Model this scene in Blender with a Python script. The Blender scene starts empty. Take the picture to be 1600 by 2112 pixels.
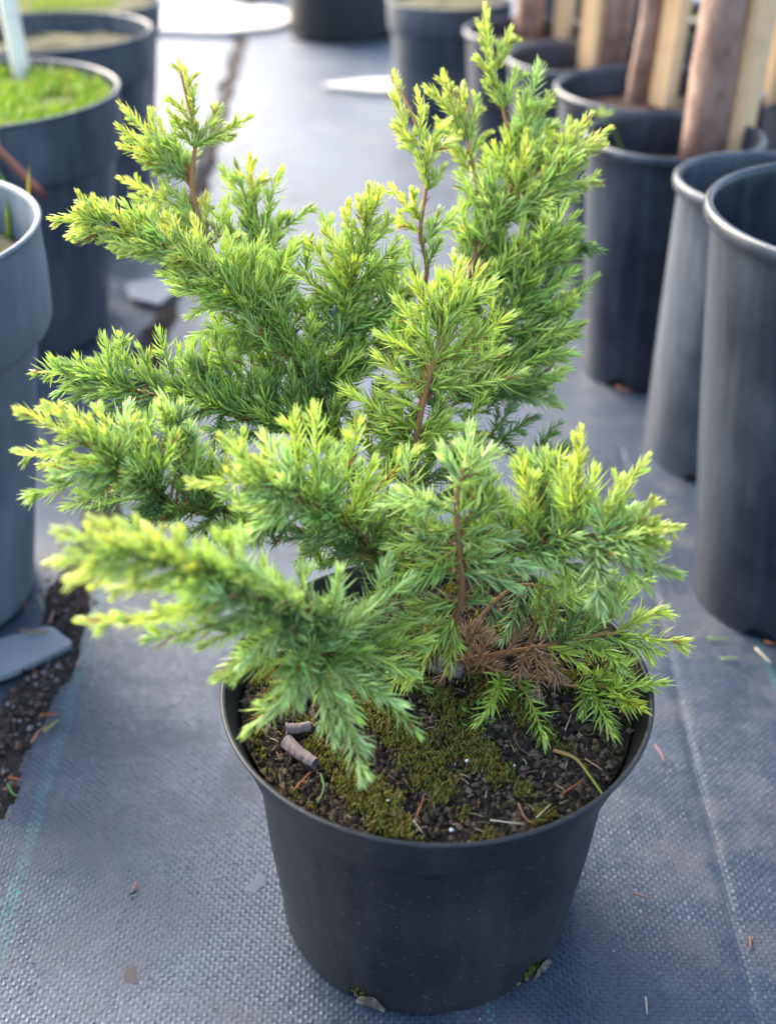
import bpy, math, random
import numpy as np
from mathutils import Vector

# ------------------------------------------------------------------ camera, sky, sun, exposure
SC = bpy.context.scene
COL = SC.collection
FPX, PITCH, CAMH = 2400.0, math.radians(33), 0.607      # focal length in photo pixels, downward tilt, height
cP, sP = math.cos(PITCH), math.sin(PITCH)

cam = bpy.data.cameras.new("camera")
cam_o = bpy.data.objects.new("camera", cam); COL.objects.link(cam_o)
cam_o.location = (0, 0, CAMH); cam_o.rotation_euler = (math.pi / 2 - PITCH, 0, 0)
cam.sensor_fit = 'VERTICAL'; cam.sensor_height = 36; cam.lens = FPX / 2112 * 36
cam.clip_start = 0.02; cam.clip_end = 400
cam.dof.use_dof = True; cam.dof.focus_distance = 0.66; cam.dof.aperture_fstop = 4.4
SC.camera = cam_o

SUN_EL, SUN_AZ = math.radians(36), math.radians(-42)     # azimuth from +Y (away from the camera) towards +X
w = bpy.data.worlds.new("World"); SC.world = w; w.use_nodes = True
nt = w.node_tree; sky = nt.nodes.new("ShaderNodeTexSky"); sky.sky_type = 'NISHITA'; sky.sun_disc = False
sky.sun_elevation = SUN_EL; sky.sun_rotation = SUN_AZ
sky.air_density = 1.0; sky.dust_density = 4.5; sky.ozone_density = 1.0
nt.links.new(sky.outputs[0], nt.nodes["Background"].inputs[0]); nt.nodes["Background"].inputs[1].default_value = 0.15

sun = bpy.data.lights.new("sun", 'SUN'); sun.energy = 1.0; sun.angle = math.radians(45); sun.color = (1.0, 0.95, 0.86)
sun_o = bpy.data.objects.new("sun", sun); COL.objects.link(sun_o)
sd = Vector((math.sin(SUN_AZ) * math.cos(SUN_EL), math.cos(SUN_AZ) * math.cos(SUN_EL), math.sin(SUN_EL)))
sun_o.rotation_euler = sd.to_track_quat('Z', 'Y').to_euler(); sun_o.location = sd * 20

SC.view_settings.view_transform = 'Standard'; SC.view_settings.look = 'None'
SC.view_settings.gamma = 1; SC.view_settings.use_curve_mapping = False
SC.view_settings.exposure = 2.3
SC.cycles.use_denoising = True

R = random.Random(7); NR = np.random.default_rng(11)

# ------------------------------------------------------------------ helpers
def unpx(px, py, zc):
    """photo pixel + depth along the view axis -> world point"""
    x = (px - 800) / FPX * zc; u = (1056 - py) / FPX
    return np.array((x, (cP + u * sP) * zc, CAMH + (-sP + u * cP) * zc))
def ongr(px, py, z=0.0):
    """photo pixel -> world point on the horizontal plane z"""
    u = (1056 - py) / FPX
    t = (z - CAMH) / (-sP + u * cP)
    return unpx(px, py, t)

def mesh_np(name, V, faces4=None, faces3=None, col=None, smooth=False):
    V = np.asarray(V, np.float32); me = bpy.data.meshes.new(name)
    f4 = np.zeros((0, 4), np.int32) if faces4 is None else np.asarray(faces4, np.int32).reshape(-1, 4)
    f3 = np.zeros((0, 3), np.int32) if faces3 is None else np.asarray(faces3, np.int32).reshape(-1, 3)
    nl = f4.size + f3.size; nf = len(f4) + len(f3)
    me.vertices.add(len(V)); me.vertices.foreach_set("co", V.ravel())
    me.loops.add(nl); me.loops.foreach_set("vertex_index", np.concatenate([f4.ravel(), f3.ravel()]))
    me.polygons.add(nf)
    st = np.concatenate([np.arange(len(f4)) * 4, f4.size + np.arange(len(f3)) * 3]).astype(np.int32)
    me.polygons.foreach_set("loop_start", st)
    me.polygons.foreach_set("use_smooth", np.full(nf, smooth, bool))
    if col is not None:
        a = me.color_attributes.new("col", 'FLOAT_COLOR', 'POINT')
        c4 = np.ones((len(V), 4), np.float32); c4[:, :3] = col
        a.data.foreach_set("color", c4.ravel())
    me.update(calc_edges=True); me.validate()
    return me

def obj(name, me, mat=None, parent=None, loc=None, rot=None):
    o = bpy.data.objects.new(name, me); COL.objects.link(o)
    if mat is not None and not me.materials: me.materials.append(mat)
    if parent is not None: o.parent = parent
    if loc is not None: o.location = loc
    if rot is not None: o.rotation_euler = rot
    return o
def empty(name, loc=(0, 0, 0)):
    o = bpy.data.objects.new(name, None); COL.objects.link(o); o.location = loc; o.empty_display_size = 0.05; return o
def tag(o, label=None, cat=None, group=None, kind=None):
    if label: o["label"] = label
    if cat: o["category"] = cat
    if group: o["group"] = group
    if kind: o["kind"] = kind
    return o

class Geo:
    """collects vertices and faces for one mesh"""
    def __init__(s): s.v = []; s.f4 = []; s.f3 = []; s.c = []; s.n = 0
    def add(s, V, f4=None, f3=None, col=None):
        V = np.asarray(V, float).reshape(-1, 3)
        if f4 is not None and len(f4): s.f4.append(np.asarray(f4, int).reshape(-1, 4) + s.n)
        if f3 is not None and len(f3): s.f3.append(np.asarray(f3, int).reshape(-1, 3) + s.n)
        s.v.append(V); s.n += len(V)
        if col is not None:
            col = np.asarray(col, float)
            s.c.append(np.broadcast_to(col, V.shape) if col.ndim == 1 else col)
    def mesh(s, name, smooth=False):
        return mesh_np(name, np.concatenate(s.v), np.concatenate(s.f4) if s.f4 else None,
                       np.concatenate(s.f3) if s.f3 else None, np.concatenate(s.c) if s.c else None, smooth)

def nrm(v):
    v = np.asarray(v, float); return v / (np.linalg.norm(v) + 1e-12)
def frame(d):
    d = nrm(d); a = np.array((0, 0, 1.0)) if abs(d[2]) < .9 else np.array((1.0, 0, 0))
    u = nrm(np.cross(d, a)); return d, u, np.cross(d, u)
def smooth_path(P, n=6):
    P = [np.asarray(p, float) for p in P]
    if len(P) < 3: return [P[0] + (P[-1] - P[0]) * k / n for k in range(n + 1)]
    Q = [2 * P[0] - P[1]] + P + [2 * P[-1] - P[-2]]; out = []
    for i in range(1, len(Q) - 2):
        a, b, c, d = Q[i - 1:i + 3]
        for k in range(n):
            t = k / n
            out.append(.5 * (2 * b + (c - a) * t + (2 * a - 5 * b + 4 * c - d) * t * t + (3 * b - a - 3 * c + d) * t ** 3))
    out.append(P[-1]); return out
def tube(g, P, r0, r1, seg=6, col=None, col2=None, rough=0.0, cap=True):
    P = np.array(P, float); n = len(P); V = []; C = []
    _, u, v = frame(P[1] - P[0])
    for i in range(n):
        d = nrm(P[min(i + 1, n - 1)] - P[max(i - 1, 0)])
        u = nrm(u - d * u.dot(d)); v = np.cross(d, u); t = i / (n - 1); r = r0 + (r1 - r0) * t
        for k in range(seg):
            a = 2 * math.pi * k / seg; rr = r * (1 + rough * (R.random() - .5))
            V.append(P[i] + (u * math.cos(a) + v * math.sin(a)) * rr)
            if col is not None: C.append(np.array(col) * (1 - t) + np.array(col if col2 is None else col2) * t)
    f = [(i * seg + k, i * seg + (k + 1) % seg, (i + 1) * seg + (k + 1) % seg, (i + 1) * seg + k) for i in range(n - 1) for k in range(seg)]
    f3 = []
    if cap:
        V += [P[0], P[-1]]
        if col is not None: C += [np.array(col), np.array(col if col2 is None else col2)]
        b = n * seg
        f3 = [(b, (k + 1) % seg, k) for k in range(seg)] + [(b + 1, (n - 1) * seg + k, (n - 1) * seg + (k + 1) % seg) for k in range(seg)]
    g.add(V, f, f3, C if col is not None else None)
def blob(g, c, r, col=None, sq=(1, 1, 1), jag=.35):
    """small irregular crumb: a jittered octahedron with split edges"""
    D = np.array([(1, 0, 0), (-1, 0, 0), (0, 1, 0), (0, -1, 0), (0, 0, 1), (0, 0, -1)], float)
    D = D * (1 + jag * (NR.random((6, 1)) - .5) * 2) + NR.normal(size=(6, 3)) * jag * .35
    f = [(0, 2, 4), (2, 1, 4), (1, 3, 4), (3, 0, 4), (2, 0, 5), (1, 2, 5), (3, 1, 5), (0, 3, 5)]
    g.add(D * np.array(sq) * r + np.asarray(c), None, f, col)

# ------------------------------------------------------------------ materials
def material(name):
    m = bpy.data.materials.new(name); m.use_nodes = True
    t = m.node_tree; return m, t, t.nodes["Principled BSDF"]
def node(t, kind, **kw):
    n = t.nodes.new(kind)
    for k, v in kw.items():
        if k in n.inputs: n.inputs[k].default_value = v
        else: setattr(n, k, v)
    return n
def coords(t, scale=(1, 1, 1), which="Object"):
    tc = t.nodes.new("ShaderNodeTexCoord"); mp = t.nodes.new("ShaderNodeMapping"); mp.inputs["Scale"].default_value = scale
    t.links.new(tc.outputs[which], mp.inputs[0]); return mp.outputs[0]
def noise(t, vec, scale, detail=4, rough=.55):
    n = t.nodes.new("ShaderNodeTexNoise"); n.inputs["Scale"].default_value = scale; n.inputs["Detail"].default_value = detail
    n.inputs["Roughness"].default_value = rough; t.links.new(vec, n.inputs["Vector"]); return n.outputs["Fac"]
def ramp(t, fac, stops):
    r = t.nodes.new("ShaderNodeValToRGB"); e = r.color_ramp.elements
    while len(e) < len(stops): e.new(.5)
    for k, (p, c) in enumerate(stops):
        e[k].position = p; e[k].color = (c, c, c, 1) if isinstance(c, (int, float)) else tuple(c) + (1,)
    t.links.new(fac, r.inputs[0]); return r.outputs[0]
def mixc(t, fac, a, b, mode='MIX'):
    n = t.nodes.new("ShaderNodeMix"); n.data_type = 'RGBA'; n.blend_type = mode
    for i, x in ((0, fac), (6, a), (7, b)):
        if isinstance(x, (int, float)): n.inputs[i].default_value = x
        elif isinstance(x, tuple): n.inputs[i].default_value = x + (1,)
        else: t.links.new(x, n.inputs[i])
    return n.outputs[2]
def bump(t, h, strength, dist, bs):
    n = t.nodes.new("ShaderNodeBump"); n.inputs["Strength"].default_value = strength; n.inputs["Distance"].default_value = dist
    t.links.new(h, n.inputs["Height"]); t.links.new(n.outputs[0], bs.inputs["Normal"]); return n

def mat_plastic(name, base, dusty, dust=.35, rough=.42, speck=.5):
    m, t, b = material(name); v = coords(t)
    d1 = ramp(t, noise(t, v, 9, 6, .6), [(.40, 0.0), (.72, 1.0)])
    d2 = ramp(t, noise(t, coords(t, (60, 60, 9)), 1, 3), [(.45, 0.0), (.75, 1.0)])
    fine = ramp(t, noise(t, v, 420, 2), [(.66, 0.0), (.72, 1.0)])
    dd = mixc(t, .4, d1, d2)
    k = t.nodes.new("ShaderNodeMath"); k.operation = 'MULTIPLY'; t.links.new(dd, k.inputs[0]); k.inputs[1].default_value = dust
    c1 = mixc(t, k.outputs[0], base, dusty)
    k2 = t.nodes.new("ShaderNodeMath"); k2.operation = 'MULTIPLY'; t.links.new(fine, k2.inputs[0]); k2.inputs[1].default_value = speck
    c2 = mixc(t, k2.outputs[0], c1, (.10, .085, .07))
    t.links.new(c2, b.inputs["Base Color"])
    b.inputs['Specular IOR Level'].default_value = .42; b.inputs['Specular Tint'].default_value = (.88, .95, 1.0, 1)
    rr = ramp(t, d1, [(0, rough - .06), (1, rough + .16)]); t.links.new(rr, b.inputs["Roughness"])
    bump(t, noise(t, v, 160, 3), .08, .002, b)
    return m
M = {}
M['pot'] = mat_plastic('black_plastic', (.011, .011, .012), (.060, .058, .056), .55, .44, .8)
M['pot_bg'] = mat_plastic('charcoal_plastic', (.010, .014, .023), (.075, .09, .115), .75, .34, .25)
M['pot_blue'] = mat_plastic('slate_plastic', (.034, .042, .057), (.15, .17, .20), .7, .42, .15)
M['pot_pale'] = mat_plastic('faded_grey_plastic', (.10, .125, .16), (.24, .275, .32), .8, .42, .15)
M['plate'] = mat_plastic('grey_plate', (.17, .19, .22), (.26, .28, .30), .5, .5, .2)

def mat_fabric(name, weave):
    m, t, b = material(name); v = coords(t)
    big = ramp(t, noise(t, v, 3.2, 5), [(.35, 0.0), (.7, 1.0)])
    c = mixc(t, big, (.016, .0245, .045), (.031, .044, .072))
    mid = ramp(t, noise(t, v, 30, 5, .65), [(.50, 0.0), (.78, 1.0)])
    k = t.nodes.new("ShaderNodeMath"); k.operation = 'MULTIPLY'; t.links.new(mid, k.inputs[0]); k.inputs[1].default_value = .35
    c = mixc(t, k.outputs[0], c, (.075, .095, .13))
    if weave:
        at = t.nodes.new("ShaderNodeAttribute"); at.attribute_name = "col"
        c = mixc(t, 1.0, c, at.outputs["Color"], 'MULTIPLY')
    else:
        ck = t.nodes.new("ShaderNodeTexChecker"); ck.inputs["Scale"].default_value = 1
        t.links.new(coords(t, (1 / .0029, 1 / .0027, 1)), ck.inputs[0])
        bump(t, ck.outputs["Fac"], .35, .0006, b)
    dirt = ramp(t, noise(t, v, 14, 6, .7), [(.48, 0.0), (.72, 1.0)])
    t.links.new(ramp(t, dirt, [(0, .44), (1, .72)]), b.inputs["Roughness"])
    k = t.nodes.new("ShaderNodeMath"); k.operation = 'MULTIPLY'; t.links.new(dirt, k.inputs[0]); k.inputs[1].default_value = .35
    c = mixc(t, k.outputs[0], c, (.16, .135, .11))
    t.links.new(c, b.inputs["Base Color"])
    b.inputs["Specular IOR Level"].default_value = .62
    b.inputs["Specular Tint"].default_value = (.80, .91, 1.0, 1); b.inputs["Sheen Tint"].default_value = (.80, .91, 1.0, 1); b.inputs["Sheen Weight"].default_value = .15; b.inputs["Sheen Roughness"].default_value = .4
    return m
M['fabric'] = mat_fabric('woven_fabric', True); M['fabric_far'] = mat_fabric('woven_fabric_plain', False)

def mat_soil(name, dark, light, green=0.0, scale=60):
    m, t, b = material(name); v = coords(t)
    c = mixc(t, ramp(t, noise(t, v, scale, 8, .7), [(.35, 0.0), (.7, 1.0)]), dark, light)
    if green:
        g = ramp(t, noise(t, v, 26, 6, .65), [(.44, 0.0), (.60, 1.0)])
        k = t.nodes.new("ShaderNodeMath"); k.operation = 'MULTIPLY'; t.links.new(g, k.inputs[0]); k.inputs[1].default_value = green
        gc = mixc(t, noise(t, v, 90, 4), (.06, .08, .012), (.20, .18, .04))
        c = mixc(t, k.outputs[0], c, gc)
    t.links.new(c, b.inputs["Base Color"]); b.inputs["Roughness"].default_value = .9; b.inputs["Specular IOR Level"].default_value = .25
    bump(t, noise(t, v, scale * 5, 6, .7), .9, .004, b)
    return m
M['soil'] = mat_soil('potting_soil', (.012, .010, .008), (.085, .062, .045), .3)
M['soil_bg'] = mat_soil('brown_soil', (.015, .011, .009), (.09, .055, .04), 0)
M['soil_pale'] = mat_soil('weathered_soil', (.06, .055, .035), (.22, .21, .13), .4)
M['earth'] = mat_soil('bare_earth', (.03, .027, .026), (.15, .13, .12), 0, 20)
M['dirt'] = mat_soil('seam_dirt', (.010, .009, .009), (.075, .062, .055), 0, 80)

def mat_attr(name, rough=.5, trans=0.0, spec=.4, bumps=0.0):
    m, t, b = material(name)
    at = t.nodes.new("ShaderNodeAttribute"); at.attribute_name = "col"
    t.links.new(at.outputs["Color"], b.inputs["Base Color"]); b.inputs["Roughness"].default_value = rough
    b.inputs["Specular IOR Level"].default_value = spec
    if bumps: bump(t, noise(t, coords(t), 700, 4), bumps, .0006, b)
    if trans:
        tr = t.nodes.new("ShaderNodeBsdfTranslucent"); t.links.new(mixc(t, 1.0, at.outputs["Color"], (1.0, 1.0, .55), 'MULTIPLY'), tr.inputs[0])
        ms = t.nodes.new("ShaderNodeMixShader"); ms.inputs[0].default_value = trans
        t.links.new(b.outputs[0], ms.inputs[1]); t.links.new(tr.outputs[0], ms.inputs[2])
        t.links.new(ms.outputs[0], t.nodes["Material Output"].inputs[0])
    return m
M['needle'] = mat_attr('juniper_needles', .34, .42, .55)
M['bark'] = mat_attr('juniper_bark', .75, 0, .3, .8)
M['bits'] = mat_attr('plant_bits', .8, 0, .25)
M['leafy'] = mat_attr('small_leaves', .5, .35, .4)

def mat_wood(name, a, b2, stretch, rough=.7, strength=.5, sc=1):
    m, t, b = material(name); v = coords(t, stretch)
    c = mixc(t, ramp(t, noise(t, v, 30 * sc, 6, .65), [(.3, 0.0), (.7, 1.0)]), a, b2)
    c = mixc(t, ramp(t, noise(t, coords(t), 22, 4), [(.55, 0.0), (.75, .6)]), c, tuple(x * .55 for x in a))
    t.links.new(c, b.inputs["Base Color"]); b.inputs["Roughness"].default_value = rough
    bump(t, noise(t, v, 90 * sc, 5), strength, .003, b); return m
M['trunk'] = mat_wood('tree_bark', (.11, .055, .038), (.42, .28, .21), (1, 1, .6), .75, .9)
M['stake'] = mat_wood('pale_wood', (.62, .37, .17), (.76, .53, .29), (1, 1, .06), .6, .3)
M['white_stake'] = mat_wood('white_wood', (.80, .78, .66), (.86, .84, .76), (1, 1, .06), .6, .2)
M['sun_patch'] = mat_wood('sunlit_patch', (.52, .49, .43), (.66, .64, .60), (.1, 1, 1), .7, .2)  # pale colour stands in for sunlight falling on the path
M['barkroll'] = mat_wood('curled_bark', (.13, .095, .088), (.25, .195, .18), (1, .2, 1), .85, .6, 4)

# ------------------------------------------------------------------ ground
def sheet(name, pts, z, mat, parent=None):
    return obj(name, mesh_np(name, [(x, y, z) for x, y in pts], [list(range(4))] if len(pts) == 4 else None,
               None if len(pts) == 4 else [(0, i, i + 1) for i in range(1, len(pts) - 1)]), mat, parent)
tag(sheet('ground', [(-150, -150), (150, -150), (150, 150), (-150, 150)], -.010, M['earth']), kind='structure')
def edge_x(y): return -.252 - .012 * max(0, min(1, (.70 - y) / .15)) * (y > .3) - max(0, y - .9) * .048 + .003 * math.sin(y * 37) + .002 * math.sin(y * 91)
def strip(name, left, right, y0, y1, n, z, mat, zf=None):
    V = []; f = []
    for i in range(n + 1):
        y = y0 + (y1 - y0) * i / n; a, b = left(y), right(y)
        V += [(a, y, z), (b, y, z)]
    f = [(2 * i, 2 * i + 1, 2 * i + 3, 2 * i + 2) for i in range(n)]
    return obj(name, mesh_np(name, V, f), mat)
WX0, WX1, WY0, WY1, CU, CV = -.27, .56, .22, 1.06, .0029, .0027
def wrinkle(x, y):
    return 1.7 * (.0009 * np.sin(x * 9 + 3 * np.sin(y * 5)) * np.sin(y * 7 + 1) + .0006 * np.sin(x * 31 + y * 17 + 2 * np.sin(y * 11))
            + .0005 * np.sin(y * 43 + 2.5 * np.sin(x * 8)) - .0004 * np.exp(-((x - .215 - .05 * (y - .5)) / .004) ** 2))
fab = strip('fabric_path', edge_x, lambda y: 4.0, -2.0, 9.0, 700, -.0032, M['fabric_far']); tag(fab, kind='structure')
fabL = strip('fabric_bed', lambda y: -5.0, lambda y: edge_x(y) - .034 + .006 * math.sin(y * 23), -2.0, 9.0, 700, -.0045, M['fabric_far']); tag(fabL, kind='structure')
# the woven tapes themselves: every crossing is a small arched patch of warp or weft
def weave():
    xs = np.arange(WX0, WX1, CU); ys = np.arange(WY0, WY1, CV)
    I, J = np.meshgrid(np.arange(len(xs)), np.arange(len(ys)), indexing='ij')
    X = xs[I].ravel(); Y = ys[J].ravel(); I = I.ravel(); J = J.ravel()
    ex = np.array([edge_x(y) for y in ys])[J]; keep = X > ex + .0005
    X, Y, I, J = X[keep], Y[keep], I[keep], J[keep]; n = len(X)
    par = (I + J) % 2; jit = NR.normal(size=(n, 4))
    colw = NR.normal(size=len(xs))[I] * .10; rowh = NR.normal(size=len(ys))[J] * .10
    hu, hv = CU / 2, CV / 2
    L = np.where(par == 0, hv * 1.12, hu * 1.12); W = np.where(par == 0, hu * (.87 + .05 * jit[:, 0]), hv * (.87 + .05 * jit[:, 0]))
    amp = .00013 * (1 + .25 * jit[:, 1] + colw + rowh)
    tilt = .00003 * jit[:, 2]; V = np.zeros((n, 6, 3))
    for r_, l in enumerate((-1, 0, 1)):
        for k, s in enumerate((-1, 1)):
            dl = l * L; dw = s * W
            x = X + np.where(par == 0, dw, dl); y = Y + np.where(par == 0, dl, dw)
            z = wrinkle(x, y) + np.where(l == 0, amp, -amp * .45) + tilt * s + .00006 * jit[:, 3] * l
            V[:, 2 * r_ + k] = np.stack([x, y, z], -1)
    f = np.arange(n)[:, None, None] * 6 + np.array([(0, 1, 3, 2), (2, 3, 5, 4)])[None]
    br = .97 + .05 * NR.normal(size=(n, 1)) + .25 * colw[:, None] + .3 * rowh[:, None]
    C = np.repeat(np.clip(br, .45, 1.5)[:, None, :], 6, 1) * np.ones(3)
    for x0, wd in ((-.2375 - .0, 3), (.0585, 2), (.300, 2)):
        i0 = int(round((x0 - WX0) / CU)); off = np.where(x0 < 0, np.round(-(Y - .42) * .030 / CU), 0).astype(int)
        sel = (I - i0 - off >= 0) & (I - i0 - off < wd) & (par == 0)
        C[sel] = np.array((.6, 2.6, 1.6)) * (.85 + .3 * NR.random((sel.sum(), 1, 1)))
    me = mesh_np('weave', V.reshape(-1, 3), f.reshape(-1, 4), None, C.reshape(-1, 3))
    tag(obj('weave', me, M['fabric'], fab), kind='stuff')
weave()
def rib(name, left, right, y0, y1, ny, nx, z, mat):
    V = []
    for i in range(ny + 1):
        y = y0 + (y1 - y0) * i / ny; a, b = left(y), right(y)
        for k in range(nx + 1):
            q = k / nx; x = a + (b - a) * q
            V.append((x, y, z + .0035 * math.sin(math.pi * q) * (.6 + R.random()) + .0012 * (R.random() - .5)))
    f = [(i * (nx + 1) + k, i * (nx + 1) + k + 1, (i + 1) * (nx + 1) + k + 1, (i + 1) * (nx + 1) + k) for i in range(ny) for k in range(nx)]
    return obj(name, mesh_np(name, V, f, smooth=True), mat)
tag(rib('soil_strip', lambda y: edge_x(y) - .040 + .026 * max(0, min(1, y - .9)), lambda y: edge_x(y) + .001, .2, 4.0, 900, 8, -.004, M['dirt']), kind='structure')

# crumbs and litter in the seam between the two sheets
g = Geo()
for i in range(2600):
    y = .45 + 1.3 * R.random() ** 1.6; x = edge_x(y) - .018 + R.gauss(0, .010)
    if x > edge_x(y) + .006: continue
    c = R.choice([(.012, .010, .010), (.03, .024, .02), (.07, .05, .04), (.16, .15, .15), (.10, .06, .04)])
    blob(g, (x, y, .0005 + .002 * R.random()), .0008 + .0022 * R.random() ** 2, c, (1, 1, .7))
tag(obj('soil_crumbs', g.mesh('soil_crumbs'), M['bits']), 'dark soil crumbs and grit filling the seam between the fabric sheets', 'soil', kind='stuff')
g = Geo()
for i in range(420):
    x, y = R.uniform(-.24, .5), R.uniform(.34, .95)
    if (x - .027) ** 2 + (y - .498) ** 2 < .097 ** 2: continue
    if i < 120:
        x = .027 + .13 * math.cos(i) * (.75 + .3 * R.random()); y = .45 - .1 * R.random()
        if (x - .027) ** 2 + (y - .498) ** 2 < .097 ** 2: continue
    blob(g, (x, y, .0012), .0003 + .0007 * R.random() ** 3, R.choice([(.04, .03, .025), (.10, .08, .06), (.3, .28, .25)]), (1, 1, .6))
tag(obj('grit', g.mesh('grit'), M['bits']), 'fine specks of grit scattered over the woven fabric', 'grit', kind='stuff')

# ------------------------------------------------------------------ pots
def lathe(prof, seg=96, notches=(), oval=0.0, wob=0.0, ph=0.0):
    """prof: (r, z) from the outer foot up over the lip and down inside; notches: (angle, half width, height) cut in the foot"""
    n = len(prof); V = np.zeros((n, seg, 3))
    for i, (r, z) in enumerate(prof):
        a = 2 * np.pi * np.arange(seg) / seg
        rr = r * (1 + oval * np.cos(2 * (a - ph)) + wob * np.sin(3 * a + ph + z * 9) * .5)
        zz = np.full(seg, z, float)
        if i <= 1 and notches:
            for (an, hw, hh) in notches:
                d = np.abs((a - an + np.pi) % (2 * np.pi) - np.pi)
                lift = hh * np.clip(1 - (d / hw) ** 4, 0, 1)
                zz = np.maximum(zz, np.minimum(lift, prof[2][1] - .0005)) if i == 0 else zz
        V[i, :, 0] = rr * np.cos(a); V[i, :, 1] = rr * np.sin(a); V[i, :, 2] = zz
    f = []
    for i in range(n - 1):
        b = i * seg
        for k in range(seg):
            k2 = (k + 1) % seg; f.append((b + k, b + k2, b + seg + k2, b + seg + k))
    return V.reshape(-1, 3), f
def banded(R0, h, rb, bh, step, flare=.0, z0=.0):
    """pot with a wide collar: foot, tapered wall, step, collar, rounded lip, inside"""
    ry = rb + (R0 - step - rb) * 1.0; zb = h - bh
    t = .0022
    p = [(rb * .985, 0), (rb, .003), (rb + .0008, .010), (rb + (ry - rb) * .5, zb * .5), (ry - .001, zb - .008), (ry, zb - .003),
         (ry + step * .45, zb + .001), (ry + step * .9 - flare, zb + .004), (R0 - flare * .9, zb + .009), (R0 - flare * .45, h - bh * .45), (R0 - .0022, h - .0055), (R0 - .0004, h - .0038),
         (R0, h - .002), (R0 - .001, h - .0003), (R0 - .0026, h), (R0 - .0042, h - .0009), (R0 - .005, h - .004),
         (R0 - .005 - flare * .5, h - bh * .5), (ry - t, zb), (rb * .6 + ry * .4 - t, zb * .4), (rb - t, .006), (.002, .005)]
    return p
def rolled(R0, h, rb, lip=.006):
    """straight nursery pot with a thick rolled lip"""
    ry = R0 - lip * .9
    p = [(rb * .98, 0), (rb, .004), (rb + .0015, .012), (rb + (ry - rb) * .5, h * .5), (ry - .0004, h - lip * 2.4), (ry + .0006, h - lip * 1.95), (R0 - .0008, h - lip * 1.75),
         (R0, h - lip * 1.1), (R0 - .0006, h - lip * .4), (R0 - lip * .4, h - .0004), (R0 - lip * .75, h), (R0 - lip * 1.15, h - .0012), (R0 - lip * 1.35, h - lip),
         (ry - .003, h - lip * 2.5), (rb + (ry - rb) * .5 - .003, h * .5), (rb - .003, .006), (.002, .005)]
    return p
def flared(R0, h, rb):
    """low container whose wall turns out in a smooth collar up to a thin lip"""
    ry, zb = .1030, h - .0395
    return [(rb * .985, 0), (rb, .003), (rb + .0006, .012), (rb + (ry - rb) * .5, zb * .5), (ry - .0014, zb - .012), (ry - .0003, zb - .004), (ry + .0004, zb - .0012), (ry + .0022, zb + .0005), (ry + .0036, zb + .0018), (ry + .0046, zb + .0042), (ry + .0100, zb + .0210), (R0 - .0016, h - .0028),
            (R0 - .0003, h - .0022), (R0, h - .0012), (R0 - .0006, h - .0003), (R0 - .0016, h), (R0 - .0028, h - .0008), (R0 - .0040, h - .0040), (ry + .0068, zb + .0190), (ry - .0015, zb - .001), (rb * .5 + ry * .5 - .003, zb * .5), (rb - .003, .006), (.002, .005)]
def make_pot(X, Y, h, R0, rb, style, mat, label, group=None, bh=.06, step=.01, flare=0.0, notches=(), seg=72, oval=.006, ph=0.0, name='plant_pot'):
    prof = banded(R0, h, rb, bh, step, flare) if style == 'band' else (flared(R0, h, rb) if style == 'flare' else rolled(R0, h, rb))
    nh = max([n[2] for n in notches] + [0])
    if nh:
        prof = [prof[0]] + [(prof[0][0] + .001, nh + .003)] + [p for p in prof[1:] if p[1] > nh + .006 or prof.index(p) > 8]
    seg2 = seg
    e = empty(name, (X, Y, 0)); tag(e, label, 'plant pot', group)
    V, f = lathe(prof, seg2, notches, oval, .002, ph)
    if style == 'flare': V[:, 0] -= .0030 * (1 - V[:, 2] / h); V[:, 1] -= .0032 * (1 - V[:, 2] / h)
    nl = [i for i, p in enumerate(prof) if p[1] > h - (.0035 if style == 'flare' else .008 if style == 'band' else .016) and p[0] > R0 - .012]
    lo, hi = min(nl), max(nl); s = seg2
    fl = [q for q in f if lo <= q[0] // s and q[3] // s <= hi]; fb = [q for q in f if not (lo <= q[0] // s and q[3] // s <= hi)]
    for nm, fs in (('body', fb), ('rim', fl)):
        fs = np.array(fs); u, inv = np.unique(fs.ravel(), return_inverse=True)
        o = obj(nm, mesh_np(nm, V[u], inv.reshape(-1, 4), smooth=True), mat, e)
    return e
def soil_disc(X, Y, z, r, mat, label, amp=.004, dome=0.0, name='potting_soil', n=26):
    V = [(0, 0, dome)]; f3 = []; f4 = []; seg = 64
    for i in range(1, n + 1):
        q = i / n
        for k in range(seg):
            a = 2 * math.pi * k / seg; x, y = r * q * math.cos(a), r * q * math.sin(a)
            V.append((x, y, dome * (1 - q * q) + amp * (math.sin(x * 70 + 2) * math.sin(y * 83) * .5 + (R.random() - .5) * .9)))
    f3 = [(0, 1 + k, 1 + (k + 1) % seg) for k in range(seg)]
    for i in range(n - 1):
        b = 1 + i * seg
        f4 += [(b + k, b + seg + k, b + seg + (k + 1) % seg, b + (k + 1) % seg) for k in range(seg)]
    V += [(r * .80 * math.cos(2 * math.pi * k / seg), r * .80 * math.sin(2 * math.pi * k / seg), -.03) for k in range(seg)]
    b = 1 + (n - 1) * seg; b2 = 1 + n * seg
    f4 += [(b + k, b2 + k, b2 + (k + 1) % seg, b + (k + 1) % seg) for k in range(seg)]
    o = obj(name, mesh_np(name, V, f4, f3, smooth=True), mat, None, (X, Y, z)); tag(o, label, 'soil'); return o

PX, PY, PH, PR, PB = .027, .498, .172, .1205, .0920
SOILZ = PH - .016
main = make_pot(PX, PY, PH, PR, PB, 'flare', M['pot'], 'low black plastic pot holding the juniper shrub, chipped drain holes at its foot', bh=.030, step=.0065, flare=.007,
                notches=((math.radians(-117), .085, .011), (math.radians(-48), .10, .012), (math.radians(-82), .10, .0025), (math.radians(60), .1, .011), (math.radians(160), .1, .011)), seg=180, oval=.003, ph=.4)

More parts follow.
